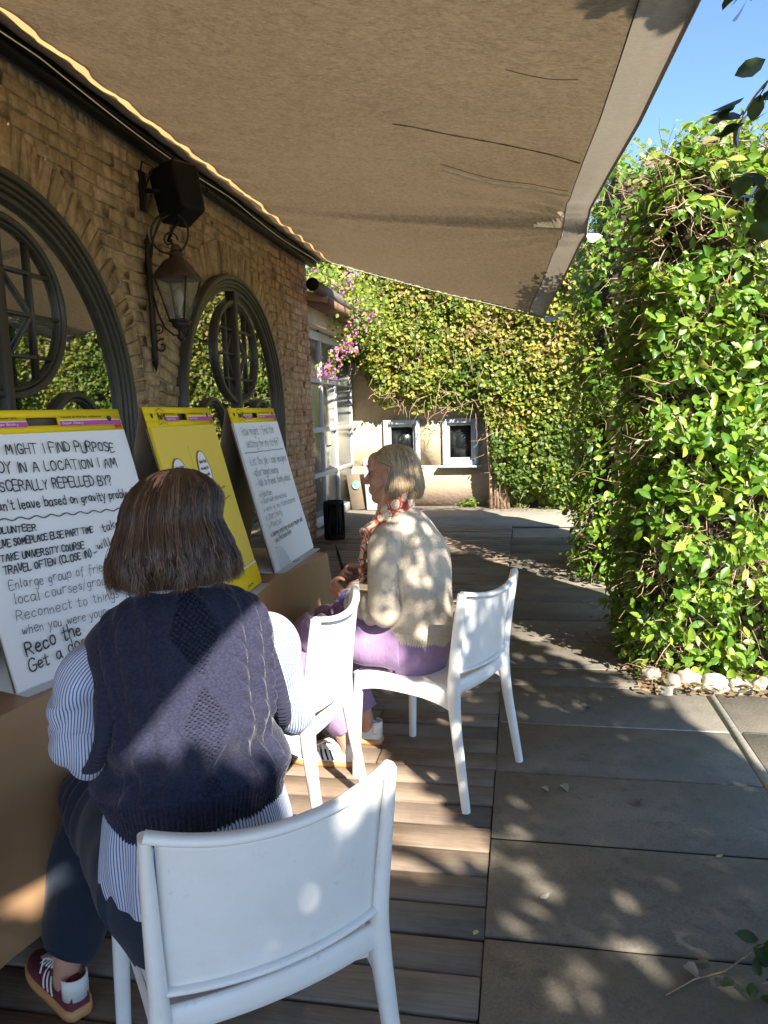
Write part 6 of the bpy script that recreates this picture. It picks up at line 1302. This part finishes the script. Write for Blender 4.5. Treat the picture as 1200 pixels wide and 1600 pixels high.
ch_ += hand_chains(W2L, f2*.85+r2*.15+U3*.50, r2*.8+U3*.3, 1, (40, 55, 35), .98); ch_ += hand_chains(W2R, f2*.9-r2*.35+U3*.10, -r2*.6-U3*.6, -1, (50, 60, 35), .98)
K2L, A2L = (-.865, 2.78, .545), (-.705, 2.775, .10); K2R, A2R = (-.80, 3.02, .545), (-.665, 2.99, .10)
for s_, K0, A0 in ((-1, K2L, A2L), (1, K2R, A2R)):
    h0_ = bt(s_*.09, 0, .53); ch_.append([(*h0_, .072), (*lerp(h0_, K0, .5), .066), (*K0, .052)]); ch_.append([(*K0, .052), (*lerp(K0, A0, .4), .048), (*A0, .033), (A0[0]-.005, A0[1], .065, .030)])
blob('body', ch_, .0042, 3, M['skin'], pB)
for s_ in (-1, 1):
    ey = bpy.data.objects.new('eye', None); e_ = MB(); p = HC2+np.array([s_*.031, .0660, -.001])@HB_; e_.lathe([(.0105*math.sin(q), .0105*math.cos(q)) for q in np.linspace(.01, PI-.01, 9)], p, 14); bpy.data.objects.remove(ey)
    eo = e_.build('eye', plain('shaded_eye_white', (.28, .22, .19), .25, .05), pB, smooth=True)  # eye white darkened in colour for the shadow of the socket
    e_ = MB(); q_ = p+np.array([s_*.004, .0080, -.0005])@HB_; e_.lathe([(.0052*math.sin(q), .0052*math.cos(q)) for q in np.linspace(.01, PI-.01, 7)], q_, 10); e_.build('iris', plain('dark_iris', (.03, .02, .015), .2, .1), eo, smooth=True)
    e_ = MB(); e_.tube([HC2+np.array(v)@HB_ for v in ((s_*.012, .083, .009), (s_*.03, .081, .012), (s_*.047, .070, .006))], .0022, 5); e_.tube([HC2+np.array(v)@HB_ for v in ((s_*.014, .081, -.007), (s_*.03, .0795, -.009), (s_*.045, .071, -.006))], .0014, 5); e_.build('eyelid', plain('eyelid_skin', (.33, .16, .11), .6, .1), pB, smooth=True)
    e_ = MB(); e_.tube([HC2+np.array(v)@HB_ for v in ((s_*.012, .0915, .026), (s_*.03, .088, .032), (s_*.052, .070, .026))], [.0022, .003, .0015], 5, flat=.6); e_.build('eyebrow', plain('eyebrow_hair', (.13, .08, .05), .8, .1), pB, smooth=True)
lp = MB(); lp.tube([HC2+np.array(v)@HB_ for v in ((-.021, .0835, -.0675), (-.008, .0945, -.0665), (0, .0955, -.0675), (.008, .0945, -.0665), (.021, .0835, -.0675))], [.001, .0022, .002, .0022, .001], 6); lp.build('lips', plain('lip_skin', (.36, .13, .10), .5, .1), pB, smooth=True)
bob_hair('hair', HC2+np.array([0, -.020, .020])@HB_, frame_of(hf+U3*.02), M['hair_fair'], pB, 9000, (.088, .102, .088), .128, .12, 9, part=-.01, face_gap=.80, tuck=.35, ragged=.07, strand=.001, sweep=1.86)
# cardigan
def card_disp(U, Vv, H, S):
    rib = H < .060; D = np.where(rib, .0022*np.cos(S*2*PI/.0105), 0); D += .004*np.exp(-((H-.06)/.02)**2)
    D += .0045*np.sin(H*30+2*np.sin(2*PI*U*2))*np.clip(Vv*3, 0, 1)*np.clip((1-Vv)*4, 0, 1)+.003*np.sin(2*PI*U*5+H*14)*(1-Vv); D += .0006*np.cos(S*2*PI/.007)*(1-rib); return D
cdp = [bt(0, -.010, .535), bt(0, -.028, .585), bt(0, -.040, .66), bt(0, -.045, .76), bt(0, -.035, .86), bt(0, -.010, .925), bt(0, .015, .972), bt(0, .040, 1.005), bt(0, .055, 1.022)]
cdr = [(.162, .134), (.170, .136), (.166, .127), (.163, .121), (.160, .115), (.153, .106), (.134, .095), (.098, .078), (.070, .064)]
cd = add('cardigan', loft(cdp, cdr, f2, 360, 220, card_disp, caps=False, name='cardigan'), M['cream'], pB)
cp = MB(); 
for s_, S0, E0, W0 in ((-1, S2L, E2L, W2L), (1, S2R, E2R, W2R)):
    so_ = tuple(np.array(S0)-r2*s_*.06+U3*.014); S1 = tuple(np.array(S0)+r2*s_*.004-U3*.022); path_ = [so_, S1, lerp(S1, E0, .4), lerp(S1, E0, .78), tuple(np.array(E0)-f2*.008+U3*-.006), lerp(E0, W0, .25), lerp(E0, W0, .58), lerp(E0, W0, .80), lerp(E0, W0, .86)]
    rad_ = [(.066, .076), (.068, .078), (.064, .070), (.062, .062), (.058, .058), (.055, .052), (.050, .046), (.043, .040), (.039, .037)]
    def sd_(U, Vv, H, S, s_=s_):
        a = 2*PI*U; el = np.exp(-((Vv-.72)/.13)**2); rb_ = np.clip((Vv-.90)/.02, 0, 1); return .0095*el*np.sin(H*105+1.4*np.sin(a))+.003*np.sin(3*a+H*13+s_)+.002*np.sin(H*50+a)+rb_*.0022*np.cos(S*2*PI/.009)
    add('sleeve', loft(path_, rad_, -r2*s_, 96, 150, sd_, name='sleeve'), M['cream'], cd)
sm_ = MB(); sm_.tube([bt(-.168, .018, .965), bt(-.176, -.035, .90), bt(-.178, -.055, .80), bt(-.178, -.06, .70)], .0022, 5); sm_.build('seam', M['cream'], cd, smooth=True)
# trousers and shoes
tr2 = add('trousers', loft([bt(0, .06, .50), bt(0, 0, .462), bt(0, -.01, .50), bt(0, -.012, .55), bt(0, -.01, .62)], [(.10, .08), (.15, .13), (.175, .145), (.175, .145), (.16, .13)], f2, 64, 40, lambda U, V2, H, S: .003*np.sin(U*44+H*30), name='trousers'), M['lilac'], pB)
for s_, K0, A0 in ((-1, K2L, A2L), (1, K2R, A2R)):
    h0_ = bt(s_*.085, -.02, .535); K_ = np.array(K0); path_ = [h0_, lerp(h0_, K0, .35), lerp(h0_, K0, .75), tuple(K_+f2*.02-U3*.015), tuple(K_-U3*.09), lerp(K0, A0, .5), lerp(K0, A0, .78), (A0[0], A0[1], A0[2]+.045)]
    rad_ = [(.105, .10), (.098, .094), (.082, .082), (.075, .075), (.078, .076), (.072, .070), (.058, .058), (.046, .048)]; refs_ = np.array([U3*-1, U3*-1, U3*-1-f2*.3, U3*-.7-f2*.7, -f2, -f2, -f2, -f2])
    add('trouser_leg', loft(path_, rad_, refs_, 56, 120, leg_disp(s_*1.3+.9, .007), name='trouser_leg'), M['lilac'], tr2)
shoe(pB, Vector((-.70, 2.775, 0)), math.atan2(.05, -1), (M['pale_leather'], M['gum'], M['denim'], M['white_l'])); shoe(pB, Vector((-.63, 2.99, .0)), math.atan2(.1, -1), (M['pale_leather'], M['gum'], M['denim'], M['white_l']))
# scarf: folded loop round the neck with a hanging end
def scarf_mat():
    t = NT('patterned_scarf'); uv = t.coord('Object'); v = t.new('ShaderNodeTexVoronoi', feature='F1'); v.inputs['Scale'].default_value = 26; t.lk(t.map(uv, (1, 1, .8)), v.inputs['Vector'])
    k_ = t.ramp(v.outputs[0], [(.0, (.68, .58, .43)), (.26, (.60, .20, .08)), (.30, (.68, .58, .43)), (.46, (.50, .05, .025)), (.56, (.60, .12, .04)), (.63, (.68, .58, .43))], 'CONSTANT'); n = t.noise(uv, 30, 4)
    t.col(t.mix(t.ramp(n, [(.60, 0), (.64, 1)]), k_, (.60, .10, .04))); t.set(Roughness=.7, Sheen_Weight=.2); t.bump(t.noise(uv, 55, 4), .5, .006); return t.m
M['scarf'] = scarf_mat(); sc_ = MB()
for k in range(5):
    rr_, z_ = .064+.008*k, 1.062-.016*k; pts = [bt(rr_*1.05*math.cos(a_)+.003*math.sin(a_*7+k*2), .052+.009*k+rr_*math.sin(a_), z_-.048*math.sin(a_)+.008*math.sin(a_*6+k*1.7)) for a_ in np.linspace(0, 2*PI, 40)]; sc_.tube(pts, [.013+.005*math.sin(q*1.3+k) for q in range(40)], 8)
for k in range(6):
    x_ = -.07+.026*k; pts = [bt(x_*.7, .120, 1.0), bt(x_-.006, .145+.01*math.sin(k), .94), bt(x_*1.1-.01, .158+.014*math.sin(k*2), .87), bt(x_*1.15, .166+.01*math.sin(k*3), .80), bt(x_*1.2-.01, .160, .765-.012*(k % 2))]; P_ = catmull(pts, 34); sc_.tube(P_, [.016+.006*math.sin(q*1.15+k*1.7) for q in range(34)], 9, flat=.7)
so_ = sc_.build('scarf', M['scarf'], pB, smooth=True)
fr_ = MB()
for k in range(26):
    p = np.array(bt(random.uniform(-.06, .05), .155+random.uniform(-.01, .03), random.uniform(.80, .97))); d = f2*random.uniform(.1, .6)+r2*random.gauss(0, .4)-U3*.8; fr_.tube([p, p+d*.018, p+d*.032+f2*.006], .0011, 4)
fr_.build('fringe', M['scarf'], so_)
br = MB(); wq = np.array(lerp(E2L, W2L, .93)); dw = np.array(W2L)-np.array(E2L); dw /= np.linalg.norm(dw); a1 = U3-dw*(U3@dw); a1 /= np.linalg.norm(a1); a2 = np.cross(dw, a1)
for k in range(3): br.tube([wq+dw*(.007*k)+(a1*math.cos(q)+a2*math.sin(q))*.031 for q in np.linspace(0, 2*PI, 24)], .0035, 6)
br.build('bracelet', plain('blue_beads', (.05, .06, .30), .4, .4, 90), pB, smooth=True)
rg_ = MB()
pen = thing('pen', 'black and white marker pen held upright by the person in the cream cardigan', 'pen', tuple(np.array(W2R)+f2*.105-U3*.012-r2*.01))
b = MB(); dpen = np.array(-r2*.05-f2*-.28+U3*-1); dpen = -f2*.30-U3*1.; 
b.tube([(0, 0, 0), tuple(-dpen*.035), tuple(-dpen*.08)], [.0065, .0065, .006], 10); b.tube([tuple(-dpen*.08), tuple(-dpen*.10), tuple(-dpen*.115)], [.005, .003, .001], 8); b.build('barrel', M['black'], pen, smooth=True); b = MB(); b.tube([(0, 0, 0), tuple(dpen*.03), tuple(dpen*.055)], [.0066, .0066, .006], 10); b.build('pen_cap', M['white_l'], pen, smooth=True)
